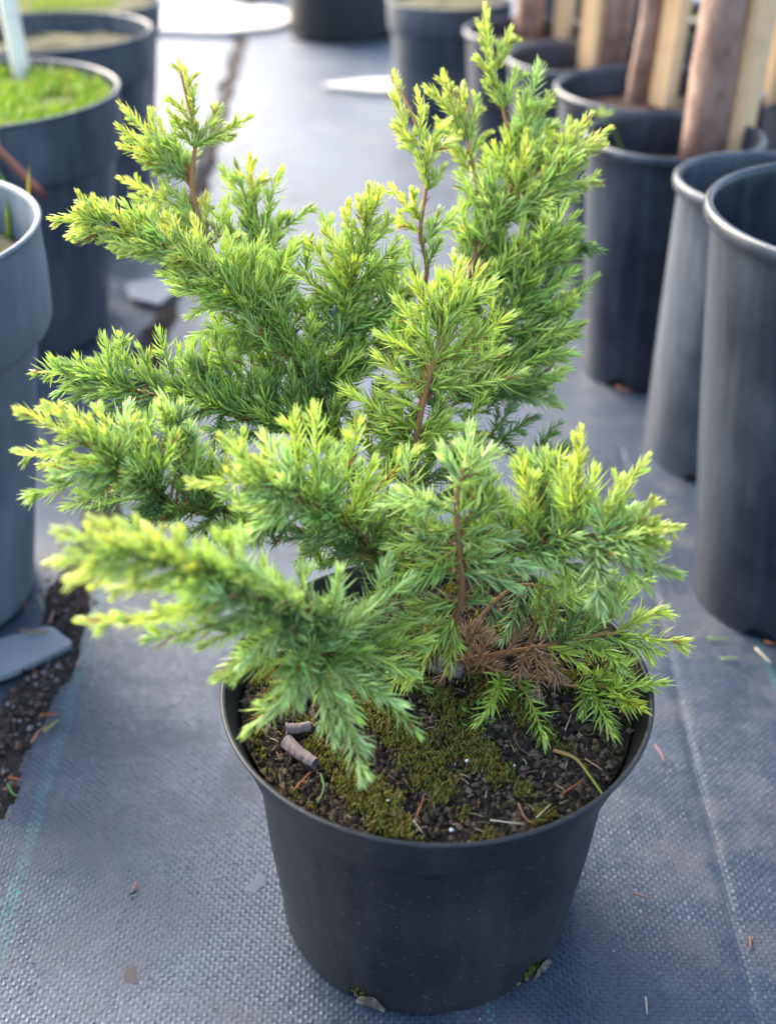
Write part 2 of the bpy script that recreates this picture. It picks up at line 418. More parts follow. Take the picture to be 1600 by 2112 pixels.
BG = [  # X, Y, h, R, rb, style, material, label, band height, step, soil drop, soil material
 ('L1', -.398, .808, .324, .146, .090, 'band', 'pot_pale', 'pale faded grey pot with deep collar, weeds inside, standing by the flat grey plate', .085, .016, .042, 'soil_pale'),
 ('L2', -.482, 1.366, .290, .175, .125, 'band', 'pot_blue', 'wide dark pot with collar, full of bright green moss around a white stake', .075, .014, .022, 'soil_pale'),
 ('L3', -.491, 1.796, .275, .149, .118, 'band', 'pot_blue', 'collared dark grey pot with pale soil behind the mossy pot', .065, .012, .03, 'soil_pale'),
 ('L4', -.568, 2.225, .245, .165, .130, 'band', 'pot_blue', 'collared dark pot farthest back in the row behind the mossy pot', .05, .01, .012, 'soil_pale'),
 ('R1', .354, .813, .336, .127, .090, 'roll', 'pot_bg', 'tall dark pot with thick pale rolled lip and dusty side, nothing growing in it', 0, 0, .075, 'soil_bg'),
 ('R2', .357, 1.057, .283, .095, .090, 'roll', 'pot_blue', 'narrow straight blue grey pot wedged behind the tall dark pot', 0, 0, .08, 'soil_bg'),
 ('R3', .304, 1.257, .271, .097, .074, 'roll', 'pot_bg', 'dark cylindrical pot holding the thickest trunk and a stake', 0, 0, .045, 'soil_bg'),
 ('R4', .337, 1.505, .262, .129, .099, 'roll', 'pot_bg', 'wide dark pot holding a slim trunk with its stake touching it', 0, 0, .035, 'soil_bg'),
 ('R5', .294, 1.810, .236, .122, .094, 'roll', 'pot_bg', 'dark pot in which stake and two slim stems stand close together', 0, 0, .04, 'soil_bg'),
 ('R7', .245, 2.090, .221, .119, .100, 'roll', 'pot_bg', 'dark pot holding a trunk and a stake set wide apart', 0, 0, .03, 'soil_bg'),
 ('R6', .118, 2.400, .220, .121, .101, 'band', 'pot_blue', 'collared blue grey pot with pale soil at the far end of the aisle', .055, .01, .012, 'soil_pale'),
 ('R10', .390, 2.420, .250, .125, .100, 'roll', 'pot_bg', 'dark pot behind the trunk and stake set wide apart', 0, 0, .04, 'soil_bg'),
 ('R8', .583, 1.990, .265, .126, .103, 'roll', 'pot_bg', 'dark pot with grassy soil behind the thickest trunk', 0, 0, .02, 'soil_pale'),
 ('R9', .650, 1.690, .274, .128, .103, 'roll', 'pot_bg', 'dark pot with pale lip half hidden beside the thick trunk stake', 0, 0, .03, 'soil_bg'),
 ('F1', -.115, 3.230, .300, .150, .142, 'roll', 'pot', 'black straight pot standing alone across the far end of the path', 0, 0, .03, 'soil_bg'),
 ('F2', -.400, 3.900, .300, .100, .090, 'roll', 'pot_bg', 'small dark pot far behind the painted sunlit patch', 0, 0, .03, 'soil_bg'),
]
POT = {}
for (k, X, Y, h, R0, rb, st, mt, lab, bh, step, drop, sm) in BG:
    nt_ = ((math.radians(-125), .16, .012), (math.radians(-40), .16, .012)) if st == 'roll' else ()
    make_pot(X, Y, h, R0, rb, st, M[mt], lab, 'nursery pots standing along the fabric path', bh, step, .004 if st == 'band' else 0, nt_, 72, .008, R.random() * 6)
    POT[k] = (X, Y, h, R0, rb, drop)
    q = (h - drop) / h; rs = (rb + (R0 - rb) * q) - (step + .006 if st == 'band' and drop > bh else .0085)
    if st == 'band' and drop < bh: rs = R0 - .0095
    soil_disc(X, Y, h - drop, rs, M[sm], {'soil_bg': 'brown soil in the ', 'soil_pale': 'pale soil in the '}[sm] + lab.split(' holding')[0].split(' with')[0].split(',')[0] + ' ' + {'L1': 'by the flat grey plate', 'L2': 'around the white stake', 'L3': 'behind the mossy pot', 'L4': '', 'R1': 'that has a thick pale lip', 'R3': 'under the thickest trunk', 'R4': 'under a slim trunk', 'R5': '', 'R7': '', 'R9': 'beside the thick stake'}.get(k, ''), .005, .004, n=12)

# ------------------------------------------------------------------ stakes and young trees in the pots behind
def post(name, b, t, r0, r1, mat, label, cat, group, square=False, part=None):
    g = Geo(); P = [np.array(b) + (np.array(t) - np.array(b)) * i / 14 for i in range(15)]
    if part:
        for i in range(1, 14): P[i] = P[i] + np.array((R.gauss(0, .0012), R.gauss(0, .0012), 0))
        P[0] = P[0] + 0
    P = [p - np.array(b) for p in P]
    tube(g, P, r0, r1, 4 if square else 14, rough=.02 if square else .10)
    me = g.mesh(part or name, smooth=not square)
    if part:
        e = empty(name, b); tag(e, label, cat, group); obj(part, me, mat, e)
    else:
        tag(obj(name, me, mat, None, b), label, cat, group)
def stand(pot, px0, py0, px1, wpx, kind, label, lean=0.0, top=.9):
    X, Y, h, R0, rb, drop = POT[pot]; z = h - drop
    p = ongr(px0, py0, z); d = np.array((p[0] - X, p[1] - Y)); lim = R0 - .03
    if np.hypot(*d) > lim: d = d / np.hypot(*d) * lim
    x, y = X + d[0], Y + d[1]; zc = y * cP + (CAMH - z) * sP; x = (px0 - 800) / FPX * zc
    y = max(Y - lim, min(Y + lim, y)); r = wpx / FPX * zc / 2
    b = (x, y, z - .03); t = (x + lean * top, y, z - .03 + top)
    if kind == 'trunk': post('young_tree', b, t, r * 1.06, r * .8, M['trunk'], label, 'tree', 'young trees in pots', part='trunk')
    else: post('wooden_stake', b, t, r * (1.25 if kind == 'sq' else 1), r * (1.2 if kind == 'sq' else .95), M['white_stake'] if kind == 'white' else M['stake'], label, 'stake', 'stakes in pots', kind == 'sq')
stand('R3', 1445, 318, 1490, 92, 'trunk', 'thickest reddish brown trunk, standing in the dark cylindrical pot', .02)
stand('R3', 1508, 310, 1540, 62, 'round', 'thick pale bamboo coloured stake right next to the thickest trunk', .03)
stand('R9', 1582, 190, 1600, 46, 'sq', 'reddish wooden stake in the half hidden pot beside the thick stake', .03)
stand('R4', 1312, 218, 1345, 44, 'trunk', 'slim brown trunk touching its pale square stake', .03)
stand('R4', 1360, 226, 1390, 44, 'sq', 'pale square stake touching the slim brown trunk', .04)
stand('R5', 1216, 128, 1226, 42, 'sq', 'pale orange stake in front of two slim stems', .0)
stand('R5', 1253, 120, 1262, 40, 'trunk', 'slim grey brown stem beside the pale orange stake', .0)
stand('R5', 1282, 118, 1290, 22, 'trunk', 'thinnest grey stem close behind another slim stem', .0)
stand('R7', 1088, 72, 1092, 54, 'trunk', 'brown trunk standing wide apart from a thin stake', .0)
stand('R7', 1160, 78, 1170, 34, 'sq', 'thin stake standing wide apart from a brown trunk', .0)
stand('L2', 50, 160, 45, 36, 'white', 'white round stake standing in green moss', -.03)
stand('L3', 12, 62, 8, 26, 'trunk', 'thin greyish stem in the pot behind the white stake', -.02)

# weeds, moss and grass in the pots behind
def tuft_field(g, pts, hmin, hmax, wd, cols, lean=.5):
    for (x, y, z) in pts:
        h = R.uniform(hmin, hmax); a = R.random() * 6.283; d = np.array((math.cos(a), math.sin(a), 0)); s = np.array((-d[1], d[0], 0))
        o = np.array((x, y, z)); l = lean * R.random(); m = o + d * h * l * .4 + np.array((0, 0, h * .6)); t = o + d * h * l + np.array((0, 0, h))
        c = np.array(R.choice(cols)) * R.uniform(.75, 1.25)
        g.add([o - s * wd, o + s * wd, m + s * wd * .8, m - s * wd * .8, t], [(0, 1, 2, 3)], [(3, 2, 4)], c)
X, Y, h, R0, rb, dr = POT['L2']; g = Geo(); pts = []
for i in range(5200):
    a = R.random() * 6.283; q = math.sqrt(R.random()) * (R0 - .012); x, y = X + q * math.cos(a), Y + q * math.sin(a)
    if math.sin(x * 40 + 1) * math.sin(y * 33) < -.62: continue
    pts.append((x, y, h - dr + .003))
tuft_field(g, pts, .006, .020, .0016, [(.20, .36, .03), (.28, .40, .05), (.16, .32, .03), (.33, .36, .08)], .8)
tag(obj('moss', g.mesh('moss'), M['leafy']), 'bright green moss cushion filling the wide pot with the white stake', 'moss', kind='stuff')
X, Y, h, R0, rb, dr = POT['L1']; g = Geo()
wc = ongr(14, 476, h - dr); pts = [(wc[0] - .02 + R.gauss(0, .022), wc[1] + R.gauss(0, .02), h - dr) for i in range(90)]
tuft_field(g, pts, .008, .045, .0016, [(.10, .26, .03), (.16, .34, .04), (.45, .40, .03)], .4)
tag(obj('weeds', g.mesh('weeds'), M['leafy']), 'green weed blades growing in the pale faded pot', 'weeds', kind='stuff')
for k, txt in (('R8', 'yellow green grass in the pot behind the thickest trunk'), ('L4', 'low green moss in the farthest pot of the mossy row')):
    X, Y, h, R0, rb, dr = POT[k]; g = Geo()
    pts = [(X + R.gauss(0, .04), Y + R.gauss(0, .04), h - dr) for i in range(500)]
    tuft_field(g, pts, .006, .022, .0018, [(.22, .34, .05), (.30, .34, .08)], .7)
    tag(obj('grass_tuft', g.mesh('grass_tuft'), M['leafy']), txt, 'grass', kind='stuff')
# small bright leaf peeping over the rim of the trunk pot
g = Geo(); X, Y, h, R0, rb, dr = POT['R3']; p = ongr(1236, 240, h + .006)
for k in range(5):
    a = k * 1.3; d = np.array((math.cos(a), math.sin(a), .4)); s = np.array((-d[1], d[0], 0)); o = p
    g.add([o, o + d * .009 + s * .004, o + d * .017, o + d * .009 - s * .004], [(0, 1, 2, 3)], None, (.30, .45, .05))
q = np.array((X + (p[0] - X) * .55, Y + (p[1] - Y) * .55, h - dr)); tube(g, smooth_path([q, (q + p) / 2 + np.array((0, 0, .01)), p], 5), .0012, .0008, 5, (.2, .3, .05))
tag(obj('seedling', g.mesh('seedling'), M['leafy']), 'tiny bright leaved seedling peeping over the rim of the trunk pot', 'seedling')
# drooping reddish shoot rooted in the pale pot
g = Geo(); X, Y, h, R0, rb, dr = POT['L1']
tube(g, smooth_path([(X - .05, Y + .02, h - dr - .01), (X - .12, Y + .14, .44), unpx(-60, 262, 1.08), unpx(0, 312, 1.08), unpx(92, 405, 1.07)], 6), .0045, .0035, 8, (.10, .035, .022), (.13, .045, .03), .1)
tag(obj('drooping_shoot', g.mesh('drooping_shoot', True), M['bark']), 'bare reddish shoot drooping out of the pale faded pot', 'shoot')

# ------------------------------------------------------------------ flat plates lying about, pale slabs painted as sunlit ground
def plate(pts, th, mat, label, cat, name, z=.0, rnd=.006):
    P = np.array(pts, float); n = len(P); out = []
    for i in range(n):
        a, b, c = P[i - 1], P[i], P[(i + 1) % n]
        u, v = nrm(a - b), nrm(c - b); p0, p1 = b + u * rnd, b + v * rnd
        for k in range(5):
            t = k / 4; out.append((1 - t) ** 2 * p0 + 2 * t * (1 - t) * b + t * t * p1)
    out = np.array(out); cen = out.mean(0); m = len(out); e = .0008; V = []
    for (sc, zz) in ((0.0, z), (0.0, z + th - e), (-e, z + th), (-.004, z + th + .0002)):
        for p in out: d = nrm(p - cen); q = p + d * sc; V.append((q[0], q[1], zz))
    f = [(r_ * m + k, r_ * m + (k + 1) % m, (r_ + 1) * m + (k + 1) % m, (r_ + 1) * m + k) for r_ in range(3) for k in range(m)]
    V += [(cen[0], cen[1], z + th + .0002), (cen[0], cen[1], z)]
    f3 = [(3 * m + k, 3 * m + (k + 1) % m, 4 * m) for k in range(m)] + [((k + 1) % m, k, 4 * m + 1) for k in range(m)]
    tag(obj(name, mesh_np(name, V, f, f3), mat), label, cat)
plate([ongr(156, 1338)[:2], ongr(108, 1300)[:2], ongr(20, 1322)[:2], ongr(-90, 1355)[:2], ongr(-60, 1420)[:2], ongr(20, 1402)[:2]], .005, M['plate'], 'flat grey rounded plate lying on the dirt seam beside the pale pot', 'plate', 'flat_plate', .001)
plate([ongr(372, 600)[:2], ongr(330, 578)[:2], ongr(262, 592)[:2], ongr(270, 622)[:2], ongr(330, 636)[:2]], .006, M['plate'], 'small flat grey plate lying by the seam next to the mossy pot', 'plate', 'flat_plate', .0)
plate([(-.70, 3.24), (-.42, 3.20), (-.29, 3.27), (-.24, 3.44), (-.33, 3.56), (-.66, 3.52)], .012, M['sun_patch'], 'broad pale slab painted as sunlit ground across the path beside the lone black pot', 'sunpatch', 'sunlit_patch', .0, .02)  # patch of sunlight put in as a pale slab
plate([(-.15, 2.63), (-.02, 2.58), (.11, 2.57), (.12, 2.66), (-.03, 2.69)], .008, M['sun_patch'], 'small pale slab painted as sunlit ground on the path in front of the collared far pot', 'sunpatch', 'sunlit_patch', .0, .02)  # smaller streak of sunlight, likewise a pale coloured slab

# ------------------------------------------------------------------ soil, moss and litter in the juniper's pot
soil_disc(PX, PY, SOILZ - .0012, PR - .0105, M['soil'], 'dark mossy potting soil around the juniper stem', .0030, .003, n=60)
def soilz(x, y):
    q = math.hypot(x - PX, y - PY) / (PR - .0105); return SOILZ + .003 * (1 - q * q)
g = Geo()
for i in range(15000):
    a = R.random() * 6.283; q = math.sqrt(R.random()) * (PR - .0115); x, y = PX + q * math.cos(a), PY + q * math.sin(a)
    c = R.choice([(.010, .008, .006), (.018, .013, .009), (.035, .024, .016), (.012, .010, .008), (.02, .014, .01), (.07, .045, .03), (.05, .042, .02), (.11, .08, .05)])
    blob(g, (x, y, soilz(x, y) + .0006), .0006 + .0022 * R.random() ** 3, np.array(c) * R.uniform(.7, 1.5), (1, 1, .8))
tag(obj('soil_crumbs', g.mesh('soil_crumbs'), M['bits']), 'loose dark crumbs on the soil in the juniper pot', 'soil', kind='stuff')
def mossy(x, y): return math.sin(x * 62 + 1.3 * math.sin(y * 41)) * math.sin(y * 71 + x * 23) * .8 + .7 * math.sin(x * 151 + y * 97) + .25 * math.sin(x * 311 - y * 270)
g = Geo(); pts = []
for i in range(52000):
    a = R.random() * 6.283; q = math.sqrt(R.random()) * (PR - .014); x, y = PX + q * math.cos(a), PY + q * math.sin(a)
    m = mossy(x, y) + (.25 if x < PX + .03 else -.3)
    if m > .0 + R.random() * .8: pts.append((x, y, soilz(x, y) + .0010 + .0015 * min(1, max(0, m))))
tuft_field(g, pts, .0010, .0030, .00050, [(.09, .12, .012), (.17, .17, .022), (.27, .22, .035), (.14, .19, .02), (.20, .13, .022)], 1.2)
tag(obj('moss', g.mesh('moss'), M['leafy']), 'olive green moss patches on the soil under the juniper', 'moss', kind='stuff')
g = Geo()
for i in range(420):
    a = R.random() * 6.283; q = math.sqrt(R.random()) * (PR - .016); x, y = PX + q * math.cos(a), PY + q * math.sin(a); b_ = R.random() * 6.283; l = R.uniform(.002, .007)
    o = np.array((x, y, soilz(x, y) + .0022)); e = np.array((math.cos(b_), math.sin(b_), R.uniform(-.25, .35))) * l
    tube(g, [o, o + e * .5 + np.array((0, 0, .0006)), o + e], .00035, .00018, 4, np.array(R.choice([(.30, .22, .13), (.20, .12, .07), (.36, .31, .22), (.10, .07, .05), (.24, .11, .06)])) * R.uniform(.6, 1.2))
tag(obj('plant_debris', g.mesh('plant_debris'), M['bits']), 'fine straw and needle scraps strewn over the pot soil', 'debris', kind='stuff')
# moss plugs in the drain holes and at the foot of the pot
g = Geo()
def foot_pt(deg, rr=PB, z=.004): a = math.radians(deg); return np.array((PX - .003 + rr * math.cos(a), PY - .0032 + rr * math.sin(a), z))
for deg, n_, rr in ((-117, 60, PB - .004), (-48, 60, PB - .003), (163, 90, PB + .0015)):
    for i in range(n_):
        p = foot_pt(deg + R.gauss(0, 3.0 if deg < 0 else 5), rr + R.uniform(-.002, .002), R.uniform(.001, .010 if deg < 0 else .022))
        blob(g, p, .0012 + .001 * R.random(), R.choice([(.05, .06, .01), (.10, .10, .015), (.05, .035, .02), (.14, .12, .06)]))
    tuft_field(g, [foot_pt(deg + R.gauss(0, 3.5 if deg < 0 else 5), rr + R.uniform(-.001, .002), R.uniform(.001, .010 if deg < 0 else .021)) for i in range(160)], .002, .004, .0004, [(.10, .12, .012), (.17, .16, .03)], 1.2)
tag(obj('moss', g.mesh('moss'), M['leafy']), 'moss tufts plugging the drain holes at the foot of the black pot', 'moss', kind='stuff')
# pale torn plastic flaps below the two drain holes
for deg, lab in ((-112, 'whitish torn flap of plastic at the mossy drain hole under the pot'), (-44, 'pale brown torn edge at the drain hole by the dark side of the pot')):
    g = Geo(); V = []
    for i in range(9):
        a = deg - 5 + 11 * i / 8
        for k in range(3): V.append(foot_pt(a, PB + .0004 + .0007 * k + .0009 * R.random(), .0090 * (1 - (abs(i - 4) / 4.6) ** 2) * (1 - .40 * k) + .0012 * R.random() + .0004))
    g.add(V, [(i * 3 + k, (i + 1) * 3 + k, (i + 1) * 3 + k + 1, i * 3 + k + 1) for i in range(8) for k in range(2)], None, np.array([(.10, .085, .065), (.055, .045, .035), (.13, .115, .095)])[NR.integers(0, 3, 27)])
    o = obj('torn_flap', g.mesh('torn_flap', True), M['bits'], main); o.matrix_parent_inverse = main.matrix_world.inverted()
    o.location = (-PX, -PY, 0); o["label"] = lab

def litter(name, pxs, z, r, c, label, cat='dry needle', group=None, c2=None, lift=.0008, mat='bits', seg=5):
    P = [ongr(px, py, z) + np.array((0, 0, lift + (r if i % 2 else r * .9))) for i, (px, py) in enumerate(pxs)]
    o = P[0].copy(); g = Geo(); tube(g, smooth_path([p - o for p in P], 5), r, r * .55, seg, c, c2 or c, .15)
    tag(obj(name, g.mesh(name, True), M[mat], None, o), label, cat, group)
RED, TAN, GRY, GRN = (.26, .09, .045), (.36, .24, .13), (.30, .27, .22), (.20, .27, .06)
SZ = SOILZ + .003
for pxs, c, lab in [
    ([(608, 1632), (640, 1596)], RED, 'reddish dry needle lying beside the curled bark in the pot'),
    ([(858, 1690), (874, 1648)], RED, 'short reddish needle standing out of the moss near the front rim'),
    ([(1160, 1640), (1202, 1612)], RED, 'reddish needle on the dark soil beside the long green blade'),
    ([(858, 1518), (868, 1490), (876, 1464)], (.22, .13, .05), 'curved tan needle on the moss below the shrub'),
    ([(900, 1452), (920, 1440), (936, 1434)], GRY, 'small grey curved needle on the moss below the dead tuft'),
    ([(1010, 1695), (1050, 1700), (1080, 1703)], (.5, .44, .34), 'pale straw chip lying along the front rim'),
    ([(1105, 1690), (1135, 1662)], (.48, .40, .26), 'pale straw splinter leaning up beside the straw chip'),
    ([(1068, 1660), (1082, 1690), (1100, 1702)], (.30, .15, .10), 'reddish bark splinter between the straw pieces'),
    ([(1205, 1568), (1242, 1592)], TAN, 'thin tan needle above the long green blade'),
    ([(1030, 1462), (1066, 1460)], RED, 'reddish needle lying between the two lime shoots'),
    ([(1164, 1510), (1178, 1475)], GRY, 'grey dry needle on the black soil by the lime shoots'),
    ([(852, 1695), (872, 1722)], GRY, 'bent greyish needle crossing the front moss'),
    ([(1220, 1470), (1268, 1462)], GRY, 'thin grey stalk on the black soil near the rim'),
    ([(1058, 1520), (1070, 1545), (1090, 1560)], (.13, .09, .06), 'curved dark brown stalk on the mossy soil'),
]: litter('dry_needle', pxs, SZ, .00045 if c != RED else .0006, c, lab, group='dry needles on the pot soil')
litter('grass_blade', [(1140, 1552), (1185, 1570), (1215, 1606), (1246, 1650)], SZ, .0011, (.30, .17, .06), 'long green and orange blade bent over the soil to the rim', 'grass blade', None, (.16, .26, .04))
litter('grass_blade', [(662, 1600), (668, 1630), (655, 1660)], SZ, .0007, (.08, .16, .05), 'short green blade sprouting next to the curled bark', 'grass blade', None, (.12, .19, .06))
FZ = .0012
for pxs, c, lab in [
    ([(1306, 1846), (1345, 1858)], (.22, .12, .08), 'brown dry needle lying alone on the fabric beside the pot'),
    ([(1350, 1540), (1362, 1558), (1368, 1574)], (.25, .16, .13), 'curved pinkish needle on the fabric just outside the rim'),
    ([(276, 1838), (283, 1822)], (.34, .13, .06), 'short orange needle stub on the fabric near the green stripe'),
    ([(1545, 1935), (1546, 1960)], (.25, .11, .07), 'tiny reddish needle far out on the woven fabric'),
    ([(1330, 2060), (1333, 2095)], (.36, .32, .24), 'pale straw needle on the fabric ahead of the pot'),
    ([(268, 1848), (282, 1842)], (.03, .025, .02), 'dark crumb of twig beside the orange needle stub'),
]: litter('dry_needle', pxs, FZ, .0008, c, lab, group='dry needles on the woven fabric')
for pxs, c, lab in [
    ([(84, 1478), (126, 1476)], RED, 'reddish needle lying on the dark seam beside the stripe'),
    ([(66, 1535), (82, 1512), (98, 1500)], (.34, .17, .11), 'pale red needle below the yellow green blade in the seam'),
    ([(92, 1512), (112, 1496), (124, 1488)], (.26, .28, .06), 'yellow green needle touching the green stripe'),
    ([(20, 1606), (48, 1612)], RED, 'red needle on the dirt seam near a green curl'),
    ([(18, 1620), (28, 1640), (40, 1646)], (.07, .15, .06), 'green curled blade on the dirt seam'),
    ([(40, 1302), (100, 1306)], (.32, .14, .08), 'reddish needle lying across the grey plate edge'),
    ([(55, 1312), (98, 1310)], (.20, .24, .08), 'greenish needle lying on the grey plate'),
    ([(104, 1288), (112, 1262)], (.36, .22, .16), 'pinkish needle behind the grey plate'),
    ([(48, 1242), (56, 1258)], (.32, .14, .09), 'short reddish chip near the foot of the pale pot'),
    ([(80, 1232), (92, 1262)], (.26, .32, .16), 'faded green blade near the foot of the pale pot'),
    ([(158, 1375), (175, 1360)], (.36, .24, .18), 'pale bark chip in the seam beside the grey plate'),
]: litter('dry_needle', pxs, .0025 if 'plate' not in lab or 'behind' in lab or 'beside' in lab else .0064, .0009, c, lab, group='litter along the fabric seam')
for pxs, c, lab in [
    ([(1460, 1250), (1482, 1268)], (.30, .10, .05), 'orange leaf scrap at the foot of the tall dark pot'),
    ([(1575, 1326), (1596, 1332)], (.42, .13, .05), 'bright orange scrap in front of the tall dark pot'),
    ([(1460, 1320), (1500, 1322)], (.14, .22, .07), 'faded green blade on the fabric before the tall dark pot'),
    ([(1485, 1362), (1520, 1360)], (.20, .27, .10), 'pale green blade lying further from the tall dark pot'),
    ([(1556, 1340), (1588, 1372)], (.42, .38, .30), 'pale straw blade in front of the tall dark pot'),
    ([(1270, 800), (1300, 812)], (.34, .14, .07), 'orange scrap at the foot of the dark cylindrical pot'),
]: litter('leaf_scrap', pxs, FZ, .0010, c, lab, 'leaf scrap', 'scraps at the feet of the pots')
# curled bark rolls
def bark_roll(pa, pb, r, z, label):
    A, B = ongr(*pa, z), ongr(*pb, z); A[2] += r; B[2] += r; d, u, v = frame(B - A); V = []; n, m = 14, 22
    for i in range(n + 1):
        q = i / n; c = A + (B - A) * q + u * .0012 * math.sin(q * 3)
        for k in range(m + 1):
            a = -.6 + 7.0 * k / m; rr = r * (1 - .22 * k / m) * (1 - .25 * q + .05 * math.sin(q * 31 + k * .4) + .10 * (R.random() - .5))
            V.append(c + (u * math.cos(a) + v * math.sin(a)) * rr - A)
    f = [(i * (m + 1) + k, (i + 1) * (m + 1) + k, (i + 1) * (m + 1) + k + 1, i * (m + 1) + k + 1) for i in range(n) for k in range(m)]
    tag(obj('bark_curl', mesh_np('bark_curl', V, f, smooth=True), M['barkroll'], None, A), label, 'bark')
bark_roll((592, 1540), (652, 1585), .0043, SOILZ + .003, 'curled roll of brown bark lying on soil near the left rim')
bark_roll((872, 1378), (955, 1402), .0062, SOILZ + .003, 'brown bark curl half hidden behind the dead juniper tuft')
bark_roll((590, 1512), (640, 1505), .0036, SOILZ + .003, 'flat brown bark scrap behind the curled roll')
g = Geo()
for px, py, r in ((963, 1574, .0016), (930, 1716, .0014), (1045, 1586, .0009), (1060, 1583, .0008), (800, 1655, .0009)):
    g = Geo(); o = ongr(px, py, SZ) + np.array((0, 0, .0015)); blob(g, (0, 0, 0), r, (.8, .8, .78), jag=.2)
    tag(obj('perlite_grain', g.mesh('perlite_grain'), M['bits'], None, o), 'tiny white grain on the mossy soil', 'grain', 'white grains on the soil')
# little green weed seedling on the moss
g = Geo(); o = ongr(985, 1490, SZ)
for (px, py) in ((960, 1478), (975, 1500), (1000, 1478), (1008, 1500), (985, 1465), (962, 1505), (995, 1512)):
    p = ongr(px, py, SZ) - o + np.array((0, 0, .004)); tube(g, [np.zeros(3), p * .5 + np.array((0, 0, .003)), p], .0003, .0003, 4, (.12, .24, .03))
    d, u, v = frame(p); s = nrm(np.cross(d, (0, 0, 1))); g.add([p - d * .001, p + d * .0015 + s * .0016, p + d * .004, p + d * .0015 - s * .0016], [(0, 1, 2, 3)], None, (.13, .29, .03))
tag(obj('weed_seedling', g.mesh('weed_seedling'), M['leafy'], None, o), 'tiny green weed seedling sprouting in the moss', 'seedling')
# whitish flakes stuck to the fabric
for pts, lab in (([(520, 1812), (532, 1796), (550, 1800), (546, 1822), (524, 1840), (508, 1834)], 'larger whitish torn film flake on the fabric beside the pot'),
                 ([(436, 1806), (446, 1802), (450, 1810), (440, 1814)], 'smaller whitish flake on the fabric near the torn film'),
                 ([(262, 1990), (280, 1996), (276, 2030), (258, 2026)], 'brown dried mud smear on the fabric near the green stripe')):
    P = [ongr(x + R.uniform(-6, 6) * (k > 0), y + R.uniform(-6, 6) * (k > 0), .0) for (x, y), (x2, y2) in zip(pts, pts[1:] + pts[:1]) for k, (x, y) in enumerate(((x, y), (x * .6 + x2 * .4, y * .6 + y2 * .4), (x * .25 + x2 * .75, y * .25 + y2 * .75)))]; c = sum(P) / len(P)
    P = [np.array((p[0], p[1], float(wrinkle(p[0], p[1])) + .00022)) for p in P]; c = sum(P) / len(P); V = [p - c for p in P] + [p - c + np.array((0, 0, .00010)) for p in P]; n = len(P)
    f = [(k, (k + 1) % n, n + (k + 1) % n, n + k) for k in range(n)]
    V.append(np.array((0, 0, .00012))); f3 = [(n + k, n + (k + 1) % n, 2 * n) for k in range(n)]
    g = Geo(); g.add(V, f, f3, (.12, .14, .17) if 'whitish' in lab else (.075, .065, .06))
    tag(obj('film_flake' if 'whitish' in lab else 'mud_smear', g.mesh('flake'), M['bits'], None, c), lab, 'flake' if 'whitish' in lab else 'mud')

# ------------------------------------------------------------------ the juniper
# shoot kinds: needle length, angle to the shoot, whorl spacing, needle width (m, degrees), base colour, tip colour, shoot colour
NS = 1.2
CLOTHE = {2, 3, 8, 10, 11, 12, 13, 14, 16}
KIND = {
 'y': (.0068, 36, .00155, .00130, (.27, .42, .06), (.64, .71, .15), (.42, .38, .06)),
 'g': (.0096, 45, .00190, .00130, (.17, .34, .04), (.46, .63, .12), (.24, .27, .05)),
 'l': (.0112, 47, .00205, .00135, (.26, .42, .05), (.58, .70, .12), (.40, .36, .06)),
 'b': (.0110, 52, .00195, .00140, (.27, .45, .12), (.54, .72, .26), (.34, .34, .07)),
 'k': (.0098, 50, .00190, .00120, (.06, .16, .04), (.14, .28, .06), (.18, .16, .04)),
 'd': (.0098, 58, .00190, .00080, (.36, .19, .10), (.48, .32, .22), (.26, .13, .07)),
}
VIEW = np.array((0, cP, -sP))
def above(px, py, zc, h=.007):
    """like unpx, but never below the soil or the rim of the pot"""
    u = (1056 - py) / FPX; m = (CAMH - SOILZ - h) / (sP - u * cP) if sP - u * cP > .05 else 9
    p = unpx(px, py, min(zc, m))
    if math.hypot(p[0] - PX, p[1] - PY) > PR - .016: m = (CAMH - PH - .006) / (sP - u * cP) if sP - u * cP > .05 else 9; p = unpx(px, py, min(zc, m))
    return p
class Foliage:
    def __init__(s): s.p = []; s.d = []; s.n = []; s.L = []; s.W = []; s.c = []; s.ct = []
    def mesh(s, name):
        p = np.array(s.p); d = np.array(s.d); nn = np.array(s.n); L = np.array(s.L)[:, None]; W = np.array(s.W)[:, None]; c = np.array(s.c); ct = np.array(s.ct); n = len(p)
        sd_ = np.cross(d, nn); sd_ /= np.linalg.norm(sd_, axis=1)[:, None] + 1e-9; up = np.cross(sd_, d)
        V = np.zeros((n, 7, 3)); C = np.zeros((n, 7, 3))
        curve = up * L * (NR.normal(size=(n, 1)) * .05 + .05)
        mid = p + d * L * .42 - curve * .35; tip = p + d * L + curve
        h = W * .5
        V[:, 0] = p - sd_ * h * .7; V[:, 1] = p - up * W * .22; V[:, 2] = p + sd_ * h * .7
        V[:, 3] = mid - sd_ * h; V[:, 4] = mid - up * W * .26; V[:, 5] = mid + sd_ * h; V[:, 6] = tip
        for k, q in enumerate((0, 0, 0, .5, .42, .5, 1.0)): C[:, k] = c * (1 - q) + ct * q
        b = np.arange(n)[:, None, None] * 7
        f4 = (b + np.array([(0, 1, 4, 3), (1, 2, 5, 4)])[None]).reshape(-1, 4); f3 = (b + np.array([(3, 4, 6), (4, 5, 6)])[None]).reshape(-1, 3)
        return mesh_np(name, V.reshape(-1, 3), f4, f3, C.reshape(-1, 3))
